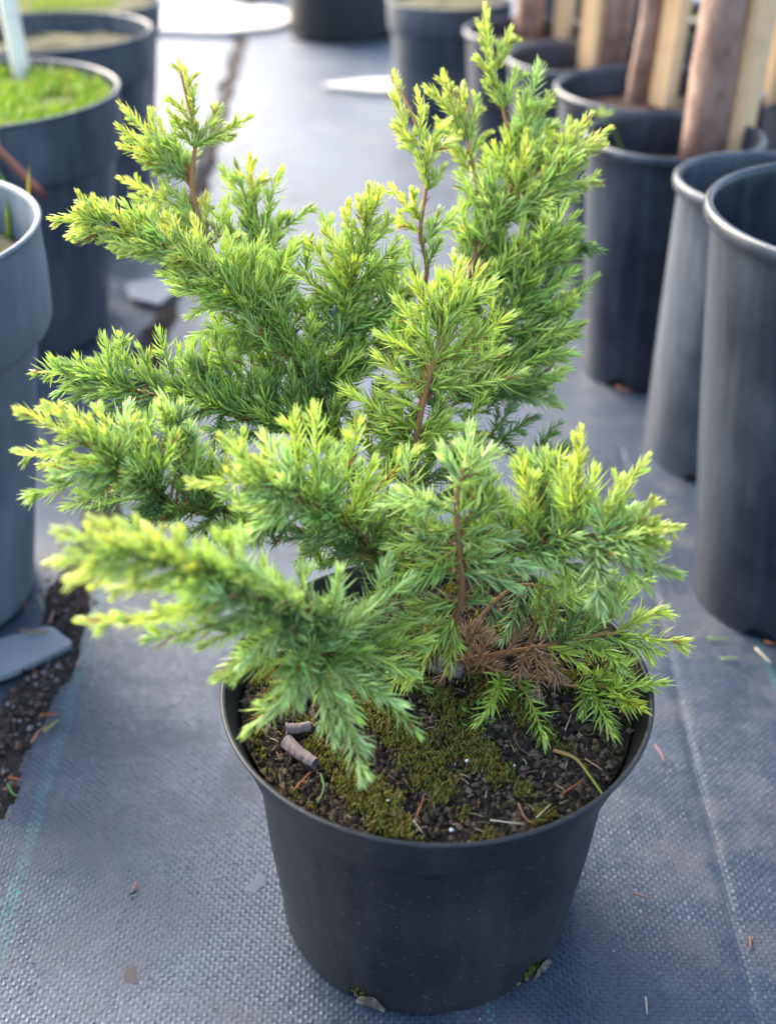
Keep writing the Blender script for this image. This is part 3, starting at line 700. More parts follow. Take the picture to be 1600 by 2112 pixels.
def shoot(fo, tw, P, kind, t0, t1, nscale=1.0, dry=0.0):
    """needles in alternating whorls of three along the path P; t0..t1 = youth along the spray"""
    NL, ANG, SP, NW, cb, ct, cs = KIND[kind]; P = np.array(P); seg = np.linalg.norm(np.diff(P, axis=0), axis=1); cum = np.concatenate([[0], np.cumsum(seg)]); T = cum[-1]
    sp = SP * nscale ** .5
    n = max(3, int(T / sp)); _, u, v = frame(P[-1] - P[0]); roll = R.random() * 6.283; cb = np.array(cb); ct = np.array(ct)
    hue = R.gauss(0, .10); val = 1 + R.gauss(0, .10)
    tube(tw, P, .00075 * nscale, .00045 * nscale, 4, np.array(cs) * (.7 + .3 * t0), np.array(cs) * (.8 + .4 * t1), 0, False)
    for i in range(n + 2):
        q = min(1.0, i / n); s = q * T; k = min(len(seg) - 1, int(np.searchsorted(cum, s, side='right') - 1)); k = max(0, k)
        d = (P[k + 1] - P[k]) / (seg[k] + 1e-9); o = P[k] + d * (s - cum[k])
        uu = u - d * u.dot(d); uu /= np.linalg.norm(uu) + 1e-9; vv = np.cross(d, uu)
        near = (1 - q) * T / (NL * nscale); fade = min(1.0, .58 + .42 * near)
        ang = math.radians(ANG) * (1 if near > 1.2 else .40 + .5 * near); roll += 1.047
        for m in range(3):
            if R.random() < .08 + dry * .5: continue
            a = roll + m * 2.094 + R.gauss(0, .22); an = ang * (1 + R.gauss(0, .20)); out = uu * math.cos(a) + vv * math.sin(a)
            nd = d * math.cos(an) + out * math.sin(an)
            yo = t0 + (t1 - t0) * q; yo = min(1, max(0, yo + R.gauss(0, .12)))
            w1 = val * R.uniform(.66, 1.30); base = (cb * (1 - yo) + ct * yo) * w1
            tipc = (cb * (1 - min(1, yo + .3)) + ct * min(1, yo + .3)) * w1 * 1.12
            if kind != 'd': tipc = tipc * .78 + np.array((.72, .80, .50)) * .22
            base = base * np.array((1 + hue, 1, 1 - hue))
            if kind != 'd':
                gl = R.random()
                if gl < (.30 if kind in 'bgk' else .12): base = base * .62 + np.array((.20, .32, .22)) * .38 * w1; tipc = tipc * .7 + np.array((.28, .40, .26)) * .3
                elif gl > .978: base = np.array((.30, .17, .07)); tipc = base
            fo.p.append(o + out * .0004); fo.d.append(nd); fo.n.append(-(out - nd * out.dot(nd))); fo.L.append(NL * nscale * fade * R.uniform(.72, 1.20)); fo.W.append(NW * nscale * R.uniform(.9, 1.1)); fo.c.append(base); fo.ct.append(tipc)
def bow(a, b, k=.06, n=5):
    a, b = np.array(a), np.array(b); L = np.linalg.norm(b - a); off = NR.normal(size=3) * L * k * .5 + np.array((0, 0, L * k * R.uniform(-.6, 1.0)))
    return [a + (b - a) * (i / n) + off * 4 * (i / n) * (1 - i / n) for i in range(n + 1)]
def spray(fo, tw, A, B, kind, width, ns=1.0):
    A, B = np.array(A), np.array(B); L = np.linalg.norm(B - A); P = bow(A, B, .07, 6)
    shoot(fo, tw, P, kind, .15, 1.0, ns)
    if width <= 0: return
    gap = {'y': .0074, 'g': .0104, 'l': .0122, 'b': .0124, 'k': .0100, 'd': .010}[kind] * ns; ax = nrm(B - A); e1 = nrm(np.cross(ax, VIEW)); e2 = np.cross(ax, e1)
    s = gap * .6; side = 1; sa = math.radians(42)
    while s < L * .90:
        q = s / L; k = min(len(P) - 2, int(q * (len(P) - 1))); o = P[k] + (P[k + 1] - P[k]) * (q * (len(P) - 1) - k)
        phi = (0 if side > 0 else math.pi) + R.gauss(0, .65); out = e1 * math.cos(phi) + e2 * math.sin(phi)
        an = sa * R.uniform(.75, 1.2); d = ax * math.cos(an) + out * math.sin(an); d[2] += .12; d = nrm(d)
        ln = max(.0055, width / math.sin(sa) * (1 - .72 * q) * R.uniform(.65, 1.12)); ln = min(ln, L * .62 + .004)
        if R.random() > .08:
            Q = bow(o, o + d * ln, .10, 3); shoot(fo, tw, Q, kind, .10 + .55 * q, .55 + .45 * q, ns * .93)
            if ln > .022:   # second order shoots
                for sg in (-1, 1):
                    if R.random() < .75:
                        f_ = R.uniform(.3, .6); oo = o + d * ln * f_; e = nrm(np.cross(d, VIEW)) * sg + VIEW * R.gauss(0, .4); dd = nrm(d * .78 + nrm(e) * .62)
                        shoot(fo, tw, bow(oo, oo + dd * ln * R.uniform(.3, .42), .1, 2), kind, .3 + .4 * q, .7 + .3 * q, ns * .88)
        side = -side; s += gap * R.uniform(.75, 1.3)
juniper = empty('juniper_shrub', (PX, PY, SOILZ)); tag(juniper, 'spreading juniper shrub with lime tipped prickly needles growing in the black pot', 'shrub')
ORI = np.array((PX, PY, SOILZ)); NEED = 0
BR = []   # (branch path as (px, py, depth), r0, r1, sprays as (x0, y0, x1, y1, kind, half width px, depth change))
T0 = (872, 1395, .688)
# upper left plume
BR.append(([T0, (830, 1190, .70), (740, 1010, .71), (640, 800, .72), (520, 640, .722), (440, 520, .722), (405, 425, .72), (398, 360, .72), (405, 290, .718), (388, 210, .715), (374, 150, .712)], .0042, .0008, [
 (402, 300, 371, 130, 'y', 42), (404, 270, 352, 205, 'y', 16), (395, 300, 350, 232, 'y', 16), (400, 210, 402, 180, 'y', 10), (355, 345, 252, 218, 'y', 34), (350, 350, 248, 262, 'y', 30), (352, 352, 252, 300, 'y', 30),
 (345, 345, 310, 232, 'y', 18), (350, 340, 330, 250, 'y', 18), (378, 345, 358, 262, 'g', 28), (372, 360, 300, 315, 'g', 26), (400, 305, 455, 225, 'y', 26), (412, 300, 512, 243, 'y', 22), (405, 300, 478, 280, 'y', 18), (380, 370, 330, 340, 'g', 22),
 (425, 470, 252, 368, 'y', 34), (420, 480, 275, 405, 'y', 28), (405, 460, 335, 375, 'y', 26), (410, 470, 360, 395, 'y', 24), (440, 500, 300, 440, 'y', 26), (430, 480, 425, 405, 'y', 26), (445, 500, 470, 410, 'y', 20)],
 [([(330, 330), (400, 300), (410, 340), (350, 380)], 5, 'gy', 115, 55, 16, 0)]))
# shoots standing behind the left arm
BR.append(([(640, 800, .72), (580, 640, .735), (548, 540, .74), (530, 440, .745), (515, 340, .745)], .0022, .0007, [
 (530, 470, 515, 325, 'y', 30), (525, 500, 490, 345, 'g', 26), (525, 420, 545, 360, 'y', 18), (530, 500, 462, 352, 'g', 26), (540, 520, 556, 430, 'g', 28), (545, 540, 560, 470, 'g', 24), (560, 590, 600, 505, 'g', 18), (560, 590, 565, 495, 'g', 26), (500, 520, 440, 440, 'g', 26), (540, 560, 470, 480, 'g', 30), (590, 640, 610, 560, 'g', 24)],
 [([(470, 440), (560, 440), (600, 640), (500, 620)], 9, 'g', 100, 75, 22, .0)]))
# long left arm
BR.append(([(740, 1010, .71), (690, 870, .70), (610, 740, .69), (520, 640, .678), (440, 568, .668), (345, 515, .662), (240, 472, .66), (190, 452, .66)], .0034, .0008, [
 (225, 465, 112, 450, 'y', 26), (225, 462, 165, 418, 'y', 16), (300, 505, 210, 416, 'y', 26), (240, 478, 160, 483, 'y', 18), (345, 525, 216, 490, 'y', 28), (345, 535, 232, 512, 'y', 22), (330, 500, 262, 425, 'g', 22), (345, 505, 300, 440, 'g', 24),
 (420, 555, 302, 415, 'y', 36), (425, 560, 345, 445, 'y', 34), (400, 540, 302, 465, 'y', 28), (440, 560, 400, 450, 'y', 28), (430, 575, 350, 512, 'y', 30), (460, 590, 370, 540, 'y', 28), (440, 590, 340, 565, 'g', 26), (470, 620, 372, 600, 'g', 28), (490, 640, 395, 650, 'g', 28), (480, 600, 450, 540, 'y', 22),
 (500, 630, 470, 492, 'l', 34), (505, 630, 435, 525, 'l', 28), (520, 630, 540, 545, 'l', 26), (510, 620, 505, 500, 'g', 28), (540, 650, 590, 575, 'g', 26), (530, 650, 555, 560, 'g', 30), (560, 680, 600, 610, 'g', 28), (520, 660, 420, 690, 'g', 30), (540, 690, 400, 695, 'g', 30), (600, 730, 520, 610, 'g', 30), (590, 720, 470, 650, 'g', 32), (630, 760, 565, 650, 'g', 30), (640, 760, 640, 660, 'g', 28), (650, 780, 600, 690, 'g', 28)],
 [([(420, 560), (600, 560), (660, 760), (560, 800), (440, 700)], 26, 'gggl', 115, 80, 24, .012)]))
# central plume left of the middle
BR.append(([(740, 1010, .71), (695, 880, .705), (690, 770, .70), (705, 660, .695), (735, 540, .69), (765, 440, .688)], .0036, .0009, [
 (745, 520, 772, 388, 'y', 44), (735, 540, 718, 420, 'y', 34), (725, 580, 672, 470, 'y', 38), (745, 540, 805, 455, 'y', 32), (735, 580, 815, 500, 'l', 32), (720, 600, 640, 505, 'l', 30), (715, 640, 605, 560, 'l', 34), (740, 600, 826, 545, 'g', 30), (720, 640, 720, 540, 'l', 28), (715, 660, 690, 575, 'l', 28),
 (725, 660, 840, 600, 'g', 32), (710, 690, 835, 640, 'g', 32), (700, 700, 620, 620, 'g', 32), (700, 720, 640, 650, 'g', 30), (700, 700, 702, 615, 'b', 24), (705, 740, 800, 690, 'g', 32), (700, 780, 790, 735, 'g', 30), (690, 800, 640, 700, 'g', 28), (690, 810, 610, 730, 'g', 28), (690, 830, 760, 760, 'g', 28), (800, 640, 830, 515, 'g', 28)],
 [([(620, 560), (820, 540), (840, 720), (760, 800), (640, 780)], 24, 'ggl', 90, 85, 24, .014)]))
# thin bare stem with tufts, right of the middle
BR.append(([(790, 1000, .715), (850, 700, .72), (880, 570, .722), (866, 480, .72), (878, 390, .72), (872, 310, .72), (850, 240, .72), (822, 180, .72)], .0024, .0007, [
 (865, 330, 812, 153, 'y', 30), (868, 300, 860, 190, 'y', 18), (862, 300, 815, 265, 'y', 24), (875, 320, 925, 250, 'y', 22), (880, 320, 935, 290, 'y', 18), (882, 385, 888, 290, 'y', 24), (882, 390, 858, 320, 'y', 18), (885, 390, 915, 345, 'y', 14), (866, 455, 808, 385, 'y', 20), (862, 450, 850, 395, 'y', 16), (864, 480, 806, 455, 'y', 16), (872, 500, 932, 440, 'g', 22), (876, 500, 905, 440, 'g', 18), (880, 550, 905, 500, 'g', 18), (870, 600, 835, 520, 'g', 22), (865, 640, 815, 560, 'g', 26)], []))
# tall stems at the back right
BR.append(([(790, 1000, .715), (900, 760, .735), (960, 600, .75), (985, 440, .76), (965, 300, .762), (930, 190, .762)], .0030, .0007, [
 (955, 290, 914, 150, 'y', 32), (955, 270, 880, 182, 'y', 22), (960, 260, 955, 178, 'y', 18), (965, 290, 985, 205, 'y', 20), (960, 330, 905, 250, 'y', 24), (970, 320, 1000, 280, 'y', 14), (965, 350, 930, 300, 'y', 20), (985, 420, 945, 360, 'g', 22), (985, 460, 1010, 360, 'g', 26), (970, 500, 950, 420, 'g', 28), (975, 540, 940, 460, 'g', 26)],
 [([(950, 430), (1030, 400), (1050, 620), (930, 640)], 14, 'g', 80, 80, 24, .01)]))
BR.append(([(960, 600, .75), (1010, 480, .77), (1060, 370, .78), (1045, 270, .782), (1030, 200, .782), (1005, 80, .78)], .0024, .0007, [
 (1038, 225, 1000, 15, 'y', 28), (1022, 120, 1052, 62, 'y', 14), (1030, 140, 1056, 85, 'y', 14), (1010, 110, 985, 45, 'y', 12), (1030, 190, 985, 120, 'y', 16), (1040, 220, 1062, 148, 'g', 16), (1075, 290, 1110, 138, 'b', 26), (1070, 300, 1085, 200, 'b', 22), (1065, 330, 1140, 195, 'y', 32), (1070, 340, 1100, 240, 'y', 28), (1055, 340, 1060, 250, 'g', 24), (1050, 370, 1040, 280, 'l', 28), (1060, 380, 1010, 310, 'l', 28)],
 [([(1000, 330), (1110, 290), (1150, 420), (1000, 480)], 18, 'gyg', 70, 80, 24, .008)]))
BR.append(([(960, 600, .75), (1000, 480, .755), (1060, 415, .757), (1120, 350, .757), (1180, 305, .757), (1230, 275, .757)], .0024, .0007, [
 (1165, 315, 1254, 268, 'y', 18), (1150, 320, 1216, 238, 'y', 16), (1150, 335, 1245, 300, 'y', 18), (1130, 350, 1240, 290, 'y', 26), (1120, 360, 1172, 250, 'y', 28), (1110, 370, 1200, 345, 'y', 26), (1090, 385, 1195, 375, 'y', 24), (1080, 390, 1165, 350, 'y', 26), (1050, 420, 1160, 410, 'l', 26), (1040, 440, 1110, 440, 'l', 26), (1060, 400, 1080, 300, 'l', 28), (1030, 440, 1010, 340, 'g', 28), (1020, 460, 990, 370, 'b', 26)],
 [([(1030, 350), (1150, 320), (1150, 440), (1010, 470)], 14, 'yg', 45, 75, 22, .004)]))
# dense green mass at the right, behind the middle shoot
BR.append(([(790, 1000, .715), (900, 850, .73), (1000, 720, .745), (1060, 640, .75), (1110, 560, .75), (1150, 480, .75)], .0028, .0008, [
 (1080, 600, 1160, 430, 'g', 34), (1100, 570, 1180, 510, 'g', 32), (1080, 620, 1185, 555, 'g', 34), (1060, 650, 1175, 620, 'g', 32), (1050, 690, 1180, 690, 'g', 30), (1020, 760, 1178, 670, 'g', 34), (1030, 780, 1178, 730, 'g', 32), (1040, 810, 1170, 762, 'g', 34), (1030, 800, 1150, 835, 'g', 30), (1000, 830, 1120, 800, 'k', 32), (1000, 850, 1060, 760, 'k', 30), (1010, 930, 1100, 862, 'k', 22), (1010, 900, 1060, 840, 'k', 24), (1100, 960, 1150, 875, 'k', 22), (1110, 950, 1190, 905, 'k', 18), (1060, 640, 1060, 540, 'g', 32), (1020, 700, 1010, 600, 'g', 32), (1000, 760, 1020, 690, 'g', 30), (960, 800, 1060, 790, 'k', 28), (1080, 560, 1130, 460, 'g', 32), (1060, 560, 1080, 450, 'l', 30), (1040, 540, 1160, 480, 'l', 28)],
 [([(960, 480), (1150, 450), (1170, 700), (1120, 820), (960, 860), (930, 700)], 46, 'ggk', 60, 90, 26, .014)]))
# sharp lime shoot in the middle
BR.append(([T0, (850, 1180, .69), (845, 1010, .68), (858, 900, .668), (880, 800, .662), (902, 710, .658), (925, 630, .655)], .0036, .0010, [
 (912, 690, 950, 548, 'l', 34), (905, 690, 850, 575, 'l', 26), (910, 680, 905, 575, 'l', 22), (915, 670, 1012, 588, 'l', 28), (918, 660, 985, 560, 'l', 26), (908, 700, 885, 600, 'l', 20), (915, 690, 930, 590, 'l', 18), (895, 735, 818, 620, 'l', 24), (893, 730, 850, 640, 'l', 16), (890, 750, 784, 690, 'l', 0), (880, 790, 782, 738, 'l', 0), (875, 810, 790, 785, 'l', 20), (895, 750, 1046, 655, 'l', 0), (897, 745, 970, 668, 'l', 0), (893, 770, 1035, 725, 'l', 0), (888, 800, 1070, 772, 'l', 0), (890, 800, 950, 770, 'l', 14), (870, 845, 790, 815, 'l', 22),
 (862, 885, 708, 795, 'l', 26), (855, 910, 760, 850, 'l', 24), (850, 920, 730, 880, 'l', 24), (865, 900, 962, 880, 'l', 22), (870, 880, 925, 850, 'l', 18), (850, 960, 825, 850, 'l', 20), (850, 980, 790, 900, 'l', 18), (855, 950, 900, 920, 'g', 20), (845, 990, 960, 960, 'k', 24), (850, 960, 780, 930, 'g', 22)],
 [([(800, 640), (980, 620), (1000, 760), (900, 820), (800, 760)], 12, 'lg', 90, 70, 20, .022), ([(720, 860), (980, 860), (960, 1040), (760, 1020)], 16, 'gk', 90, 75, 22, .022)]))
# left middle branch
BR.append(([T0, (820, 1150, .70), (700, 930, .695), (570, 882, .69), (430, 840, .684), (330, 818, .68), (220, 790, .68), (140, 775, .68)], .0034, .0008, [
 (200, 790, 76, 768, 'g', 24), (180, 780, 130, 745, 'g', 16), (240, 795, 140, 830, 'g', 18), (230, 790, 215, 700, 'g', 20), (260, 800, 245, 698, 'g', 22), (280, 805, 190, 745, 'g', 22), (250, 805, 155, 800, 'g', 22), (330, 815, 288, 720, 'g', 22), (330, 812, 245, 735, 'g', 24), (380, 825, 330, 690, 'g', 24), (390, 830, 300, 750, 'g', 26), (400, 830, 370, 725, 'g', 24), (280, 810, 200, 850, 'g', 22), (330, 825, 220, 860, 'k', 20),
 (440, 840, 420, 720, 'g', 28), (450, 840, 385, 750, 'g', 28), (470, 845, 395, 770, 'g', 28), (500, 855, 400, 815, 'g', 26), (520, 860, 445, 760, 'g', 28), (540, 865, 480, 705, 'g', 30), (560, 870, 540, 770, 'g', 26), (600, 880, 560, 715, 'g', 24), (610, 880, 600, 760, 'g', 26), (640, 890, 640, 740, 'g', 26), (560, 885, 430, 885, 'b', 24), (600, 890, 485, 825, 'g', 24), (580, 890, 470, 925, 'k', 24), (660, 905, 620, 800, 'g', 24), (690, 920, 690, 830, 'g', 22), (420, 845, 360, 900, 'k', 22), (460, 850, 440, 920, 'k', 24)],
 [([(400, 720), (640, 700), (700, 880), (560, 900), (400, 850)], 28, 'ggk', 110, 80, 24, .012)]))
# lower left branch, a little nearer
BR.append(([T0, (780, 1160, .67), (600, 1090, .645), (400, 1055, .62), (318, 1015, .605), (240, 955, .595), (170, 915, .59)], .0030, .0008, [
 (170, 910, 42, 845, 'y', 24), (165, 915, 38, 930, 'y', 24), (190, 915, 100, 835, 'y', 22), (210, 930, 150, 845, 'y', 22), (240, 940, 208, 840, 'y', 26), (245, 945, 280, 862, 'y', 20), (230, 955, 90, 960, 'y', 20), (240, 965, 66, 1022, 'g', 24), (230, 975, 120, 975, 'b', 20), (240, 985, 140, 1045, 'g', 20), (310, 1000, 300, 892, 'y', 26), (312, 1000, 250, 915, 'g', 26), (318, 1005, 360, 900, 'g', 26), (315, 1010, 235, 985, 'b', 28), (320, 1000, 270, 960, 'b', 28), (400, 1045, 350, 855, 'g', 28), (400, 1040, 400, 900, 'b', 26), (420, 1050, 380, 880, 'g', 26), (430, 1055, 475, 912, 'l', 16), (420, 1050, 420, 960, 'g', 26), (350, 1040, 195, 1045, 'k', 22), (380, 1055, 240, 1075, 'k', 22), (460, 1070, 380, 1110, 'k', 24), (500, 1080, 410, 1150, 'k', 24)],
 [([(220, 900), (400, 880), (460, 1040), (300, 1040)], 20, 'gbk', 105, 70, 22, .015)]))
# front middle branch, softly out of focus
BR.append(([T0, (790, 1170, .64), (700, 1070, .605), (610, 1020, .58), (540, 990, .565)], .0028, .0009, [
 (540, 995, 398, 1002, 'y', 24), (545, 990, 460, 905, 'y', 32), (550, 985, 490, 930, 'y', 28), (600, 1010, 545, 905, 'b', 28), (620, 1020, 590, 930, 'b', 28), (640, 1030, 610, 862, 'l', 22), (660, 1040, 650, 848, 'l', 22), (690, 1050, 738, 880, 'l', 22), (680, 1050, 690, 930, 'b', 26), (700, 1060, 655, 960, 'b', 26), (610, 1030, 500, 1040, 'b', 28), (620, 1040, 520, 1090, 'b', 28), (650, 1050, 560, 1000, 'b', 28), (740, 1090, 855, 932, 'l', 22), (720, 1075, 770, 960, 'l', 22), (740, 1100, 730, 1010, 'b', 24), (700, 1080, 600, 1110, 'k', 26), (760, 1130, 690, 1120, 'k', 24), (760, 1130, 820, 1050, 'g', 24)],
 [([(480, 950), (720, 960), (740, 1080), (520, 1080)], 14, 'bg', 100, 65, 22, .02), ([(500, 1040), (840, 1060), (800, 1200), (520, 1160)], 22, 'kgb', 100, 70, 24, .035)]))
# front left arm, near and blurred
BR.append(([T0, (760, 1320, .62), (650, 1275, .56), (520, 1220, .52), (420, 1180, .495), (330, 1155, .48), (230, 1140, .47)], .0030, .0009, [
 (240, 1145, 105, 1160, 'y', 30), (260, 1145, 120, 1095, 'y', 20), (310, 1155, 195, 1072, 'y', 34), (340, 1160, 250, 1075, 'y', 32), (400, 1175, 300, 1085, 'y', 34), (420, 1180, 360, 1100, 'y', 30), (290, 1160, 150, 1190, 'y', 28), (320, 1170, 200, 1205, 'y', 28), (360, 1180, 240, 1215, 'y', 26), (460, 1200, 410, 1125, 'g', 30), (500, 1215, 450, 1105, 'g', 28), (540, 1230, 490, 1100, 'b', 28), (520, 1225, 380, 1215, 'b', 26),
 (510, 1240, 330, 1265, 'g', 28), (420, 1255, 175, 1280, 'y', 26), (540, 1255, 310, 1318, 'g', 28), (560, 1260, 450, 1180, 'b', 30), (570, 1265, 470, 1290, 'b', 30), (590, 1270, 545, 1165, 'b', 30), (560, 1270, 420, 1330, 'g', 26), (600, 1280, 500, 1370, 'b', 30), (600, 1290, 450, 1395, 'g', 26), (640, 1290, 560, 1200, 'b', 28), (650, 1290, 620, 1180, 'b', 28), (670, 1300, 700, 1180, 'b', 28)],
 [([(380, 1180), (640, 1200), (640, 1340), (460, 1320), (400, 1260)], 16, 'bg', 160, 70, 24, .01)]))
# drooping front sprays over the rim
BR.append(([T0, (800, 1350, .64), (720, 1345, .595), (650, 1350, .565), (610, 1370, .55)], .0026, .0009, [
 (640, 1380, 555, 1475, 'b', 30), (620, 1370, 590, 1440, 'b', 30), (655, 1390, 745, 1600, 'b', 34), (660, 1385, 690, 1520, 'b', 28), (670, 1370, 820, 1450, 'b', 28), (700, 1350, 850, 1390, 'g', 26), (620, 1370, 515, 1505, 'g', 26), (630, 1360, 455, 1395, 'g', 24), (740, 1400, 860, 1510, 'g', 24), (700, 1380, 740, 1480, 'g', 26), (660, 1340, 760, 1250, 'b', 28), (640, 1340, 560, 1300, 'b', 28), (700, 1340, 840, 1195, 'b', 32), (720, 1340, 800, 1160, 'b', 28), (740, 1340, 860, 1280, 'g', 26), (760, 1345, 880, 1320, 'g', 24), (690, 1330, 640, 1240, 'b', 28), (720, 1330, 700, 1230, 'b', 28)],
 [([(560, 1290), (820, 1260), (820, 1400), (600, 1420)], 14, 'bgk', 20, 65, 24, .02)]))
# front stem right of the middle
BR.append(([T0, (930, 1290, .645), (952, 1215, .62), (945, 1120, .60), (940, 1030, .585), (955, 960, .575)], .0030, .0010, [
 (952, 985, 968, 890, 'b', 34), (948, 1000, 915, 930, 'b', 28), (950, 990, 1010, 930, 'b', 28), (940, 1035, 788, 1042, 'b', 24), (942, 1060, 830, 1010, 'b', 22), (942, 1090, 800, 1130, 'g', 24), (945, 1100, 850, 1080, 'g', 24), (945, 1130, 772, 1235, 'l', 0), (948, 1160, 850, 1210, 'g', 22), (942, 1060, 1010, 990, 'l', 26), (945, 1090, 1040, 1040, 'l', 26), (945, 1110, 1060, 1110, 'b', 28), (950, 1150, 1090, 1170, 'b', 30), (952, 1180, 1060, 1210, 'b', 26), (940, 1250, 785, 1300, 'g', 24), (935, 1270, 845, 1405, 'l', 0), (930, 1280, 790, 1430, 'g', 24), (935, 1275, 925, 1375, 'l', 18), (940, 1240, 860, 1250, 'g', 22), (920, 1290, 840, 1330, 'g', 22)],
 [([(840, 1000), (1040, 980), (1060, 1160), (860, 1160)], 16, 'lbg', 90, 65, 22, .012), ([(800, 1120), (1100, 1120), (1080, 1240), (820, 1260)], 12, 'gk', 90, 60, 22, .035)]))
# right front arm
BR.append(([(952, 1215, .62), (1020, 1150, .61), (1100, 1125, .60), (1170, 1108, .592), (1250, 1105, .585), (1330, 1100, .58)], .0026, .0008, [
 (1310, 1100, 1398, 1085, 'y', 26), (1300, 1095, 1340, 1035, 'y', 20), (1310, 1110, 1345, 1160, 'y', 16), (1250, 1095, 1332, 945, 'y', 26), (1245, 1090, 1280, 990, 'y', 24), (1190, 1080, 1198, 888, 'y', 28), (1180, 1080, 1180, 960, 'l', 34), (1200, 1085, 1225, 975, 'l', 28), (1160, 1090, 1140, 950, 'l', 26), (1110, 1110, 1075, 940, 'l', 26), (1090, 1110, 1095, 990, 'l', 24), (1060, 1120, 1000, 950, 'b', 26), (1050, 1125, 1040, 1020, 'l', 26), (1140, 1100, 1190, 1010, 'b', 30), (1230, 1105, 1300, 1050, 'b', 28), (1250, 1110, 1230, 1040, 'b', 28), (1200, 1115, 1260, 1140, 'b', 32), (1260, 1120, 1392, 1182, 'g', 26), (1250, 1130, 1330, 1210, 'g', 26), (1180, 1130, 1270, 1250, 'g', 26), (1150, 1140, 1220, 1220, 'g', 24), (1100, 1140, 1170, 1200, 'g', 26), (1120, 1145, 1230, 1190, 'g', 26), (1230, 1120, 1240, 1260, 'b', 24)],
 [([(1040, 1000), (1240, 980), (1300, 1120), (1080, 1120)], 14, 'lb', 80, 60, 22, .016)]))
# low right branches over the soil
BR.append(([T0, (940, 1330, .675), (1030, 1230, .675), (1090, 1205, .675), (1140, 1230, .67)], .0022, .0009, [
 (1075, 1215, 1038, 1315, 'b', 0), (1090, 1210, 1130, 1300, 'b', 20), (1100, 1215, 1172, 1315, 'b', 20), (1060, 1215, 1075, 1290, 'k', 20), (1010, 1245, 1010, 1310, 'k', 18)], []))
BR.append(([T0, (960, 1360, .68), (1070, 1340, .675), (1160, 1325, .668), (1250, 1305, .662), (1330, 1310, .66)], .0022, .0008, [
 (1280, 1308, 1402, 1322, 'l', 20), (1270, 1305, 1362, 1262, 'l', 18), (1250, 1310, 1350, 1345, 'l', 20), (1180, 1320, 1270, 1350, 'l', 22), (1130, 1335, 1200, 1375, 'l', 24), (1160, 1325, 1250, 1260, 'g', 22), (1200, 1315, 1300, 1230, 'g', 24), (1150, 1330, 1200, 1260, 'k', 22), (1220, 1320, 1280, 1380, 'g', 22)], [([(1060, 1180), (1280, 1180), (1310, 1260), (1160, 1250)], 7, 'gl', 5, 75, 20, -.010)]))
BR.append(([T0, (980, 1385, .68), (1100, 1395, .672), (1190, 1415, .668), (1260, 1415, .665)], .0018, .0008, [
 (1230, 1418, 1360, 1408, 'l', 24), (1190, 1415, 1295, 1368, 'l', 22), (1225, 1425, 1262, 1512, 'l', 0), (1250, 1420, 1320, 1460, 'l', 22), (1030, 1395, 985, 1490, 'l', 0), (1060, 1395, 1122, 1525, 'l', 0), (1040, 1395, 1010, 1440, 'l', 0), (1210, 1420, 1200, 1470, 'g', 18)], []))
# dead brown tufts by the stem
BR.append(([T0, (930, 1370, .684), (1000, 1360, .68), (1090, 1335, .678), (1120, 1328, .676)], .0016, .0008, [
 (965, 1390, 958, 1300, 'd', 24), (980, 1375, 1010, 1310, 'd', 22), (940, 1370, 905, 1400, 'd', 18), (985, 1365, 1040, 1390, 'd', 20), (1100, 1340, 1112, 1430, 'd', 24), (1085, 1345, 1060, 1410, 'd', 20), (1100, 1335, 1160, 1400, 'd', 18), (940, 1330, 905, 1262, 'd', 20), (950, 1340, 985, 1290, 'd', 20), (1040, 1350, 1080, 1300, 'd', 16)], []))

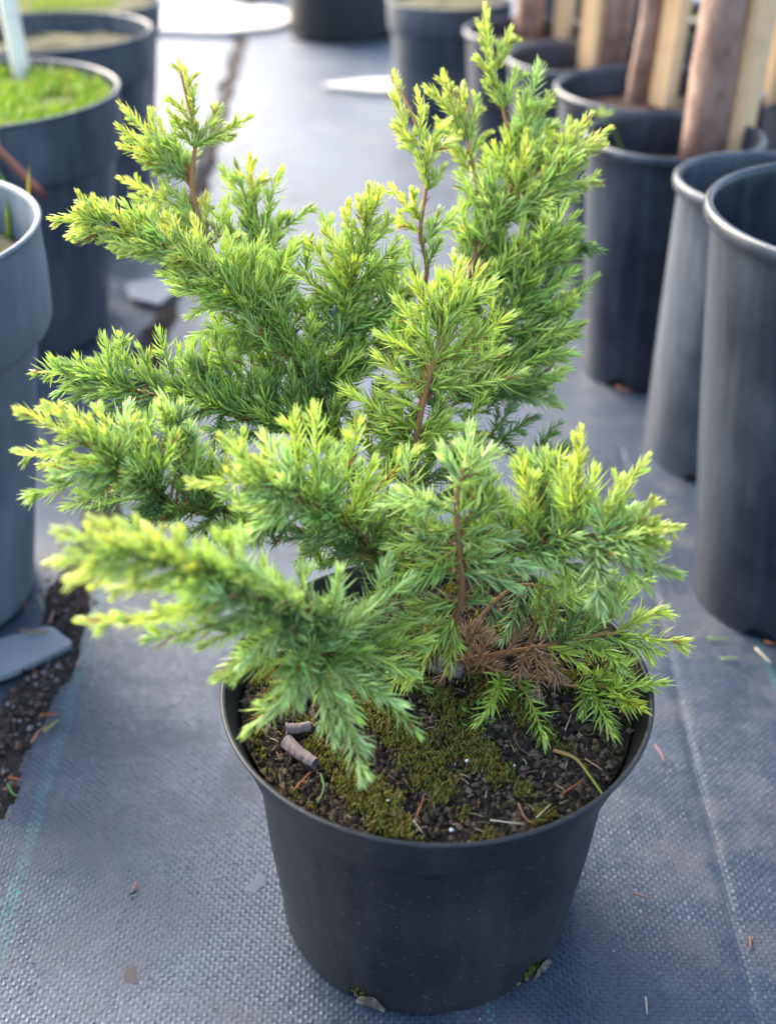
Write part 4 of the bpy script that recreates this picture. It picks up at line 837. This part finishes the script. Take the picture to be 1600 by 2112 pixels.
def in_poly(x, y, poly):
    c = False; j = len(poly) - 1
    for i in range(len(poly)):
        (xi, yi), (xj, yj) = poly[i], poly[j]
        if (yi > y) != (yj > y) and x < (xj - xi) * (y - yi) / (yj - yi) + xi: c = not c
        j = i
    return c
for bi, (path, r0, r1, sprays, fills) in enumerate(BR):
    W3 = smooth_path([unpx(*path[0]) if path[0] == T0 else above(*path[0])] + [above(*p, .004) for p in path[1:]], 6); PXL = smooth_path([np.array(p, float) for p in path], 6)
    bg = Geo(); fo = Foliage(); tw = Geo(); thick = r0 > .0022
    r0 *= .8
    tube(bg, [p - ORI + VIEW * (.003 if bi in CLOTHE else -.003) for p in W3], r0, r1, 8, (.13, .065, .042) if thick else (.22, .10, .055), (.36, .19, .07), .28)
    # dry scales and old brown needles standing off the bare wood
    for i in range(len(W3) - 1):
        if i > len(W3) * .75: break
        for _ in range(2):
            d, u, v = frame(W3[i + 1] - W3[i]); a = R.random() * 6.283; o = W3[i] + (W3[i + 1] - W3[i]) * R.random() - ORI
            out = u * math.cos(a) + v * math.sin(a); nd = nrm(d * .6 + out); rr = r0 + (r1 - r0) * i / len(W3); s_ = nrm(np.cross(nd, out)) * .0005
            bg.add([o + out * rr * .8 - s_, o + out * rr * .8 + s_, o + out * rr + nd * R.uniform(.004, .010)], None, [(0, 1, 2)], (.24, .11, .055))
    allsp = list(sprays)
    for (poly, n, kinds, ang, ln, wd, dz0) in fills:
        n = int(n * 1.25)
        xs = [p[0] for p in poly]; ys = [p[1] for p in poly]; k = 0
        while k < n:
            x, y = R.uniform(min(xs), max(xs)), R.uniform(min(ys), max(ys))
            if not in_poly(x, y, poly): continue
            k += 1; a = math.radians(ang + R.gauss(0, 32)); l = ln * R.uniform(.7, 1.3)
            allsp.append((x, y, x + l * math.cos(a), y - l * math.sin(a), R.choice(kinds), wd * R.uniform(.5, 1.2), R.gauss(0, .008), dz0 + R.gauss(0, .012)))
    for sp in allsp:
        x0, y0, x1, y1, kind, wd = sp[:6]; dz = sp[6] if len(sp) > 6 else R.gauss(0, .007); dz0 = sp[7] if len(sp) > 7 else (-.014 if kind == 'd' else 0.0)
        dist = [math.hypot(p[0] - x0, p[1] - y0) for p in PXL]; i = int(np.argmin(dist)); zc = PXL[i][2] + dz0 - (.004 if dz0 == 0 else 0)
        A = above(x0, y0, zc); B = above(x1, y1, zc + dz)
        # leave the branch a little lower down so that the twig sweeps forward
        j = max(0, i - 3); J = W3[j] if dist[i] > 14 else W3[i]
        if np.linalg.norm(J - A) > .003:
            Q = smooth_path([J, (J + A) / 2 + (W3[min(i + 1, len(W3) - 1)] - W3[j]) * .15, A], 4)
            tube(bg, [q - ORI for q in Q], max(.0008, min(.0016, r1 * .9)), .0008, 5, (.20, .10, .045), (.36, .25, .06), .1, False)
            if np.linalg.norm(J - A) > .012 and kind != 'd': shoot(fo, tw, Q[len(Q) // 3:], 'k' if kind in 'bk' else 'g', 0, .25, 1.0, .35)
        spray(fo, tw, A, B, kind, wd / FPX * zc, R.uniform(.92, 1.08) * NS)
    # short young shoots that clothe the wood itself
    live = [sp for sp in sprays if sp[4] != 'd'] if bi in CLOTHE else []
    for i in range(int(len(W3) * .22), len(W3) - 1) if live else []:
        near = min(live, key=lambda sp: (sp[0] - PXL[i][0]) ** 2 + (sp[1] - PXL[i][1]) ** 2)
        if math.hypot(near[0] - PXL[i][0], near[1] - PXL[i][1]) > 120: continue
        for _ in range(2):
            if R.random() < .35: continue
            o = W3[i] + (W3[i + 1] - W3[i]) * R.random(); d, u, v = frame(W3[i + 1] - W3[i]); a = R.random() * 6.283
            out = nrm(u * math.cos(a) + v * math.sin(a) - VIEW * .7); dd = nrm(d * .75 + out * .7)
            shoot(fo, tw, bow(o, o + dd * R.uniform(.010, .022), .1, 3), near[4], .1, .75, R.uniform(.85, 1.05) * NS)
    NEED += len(fo.p); fo.p = [p - ORI for p in fo.p]; tw.v = [v - ORI for v in tw.v]
    bo = obj('branch', bg.mesh('branch', True), M['bark'], juniper)
    tag(obj('needles', fo.mesh('needles'), M['needle'], bo), kind='stuff')
    tag(obj('twigs', tw.mesh('twigs', True), M['bark'], bo), kind='stuff')
print('needles', NEED)
# blue grey berry-like cones
mb, tb, bb = material('berry_skin'); tb.links.new(mixc(tb, noise(tb, coords(tb), 160, 3), (.05, .065, .07), (.13, .16, .17)), bb.inputs["Base Color"]); bb.inputs["Roughness"].default_value = .6
for (px, py, zc, r) in ((258, 832, .69, .0034), (268, 858, .69, .0036), (688, 640, .69, .0030), (655, 702, .70, .0028)):
    n, m = 8, 12; V = []
    for i in range(n + 1):
        for k in range(m): a, b_ = math.pi * i / n, 2 * math.pi * k / m; rr = r * (1 + .05 * math.sin(3 * b_) * math.sin(a)); V.append((rr * math.sin(a) * math.cos(b_), rr * math.sin(a) * math.sin(b_), r * 1.05 * math.cos(a)))
    f = [(i * m + k, i * m + (k + 1) % m, (i + 1) * m + (k + 1) % m, (i + 1) * m + k) for i in range(n) for k in range(m)]
    obj('berry', mesh_np('berry', V, f, smooth=True), mb, juniper, unpx(px, py, zc) - ORI)
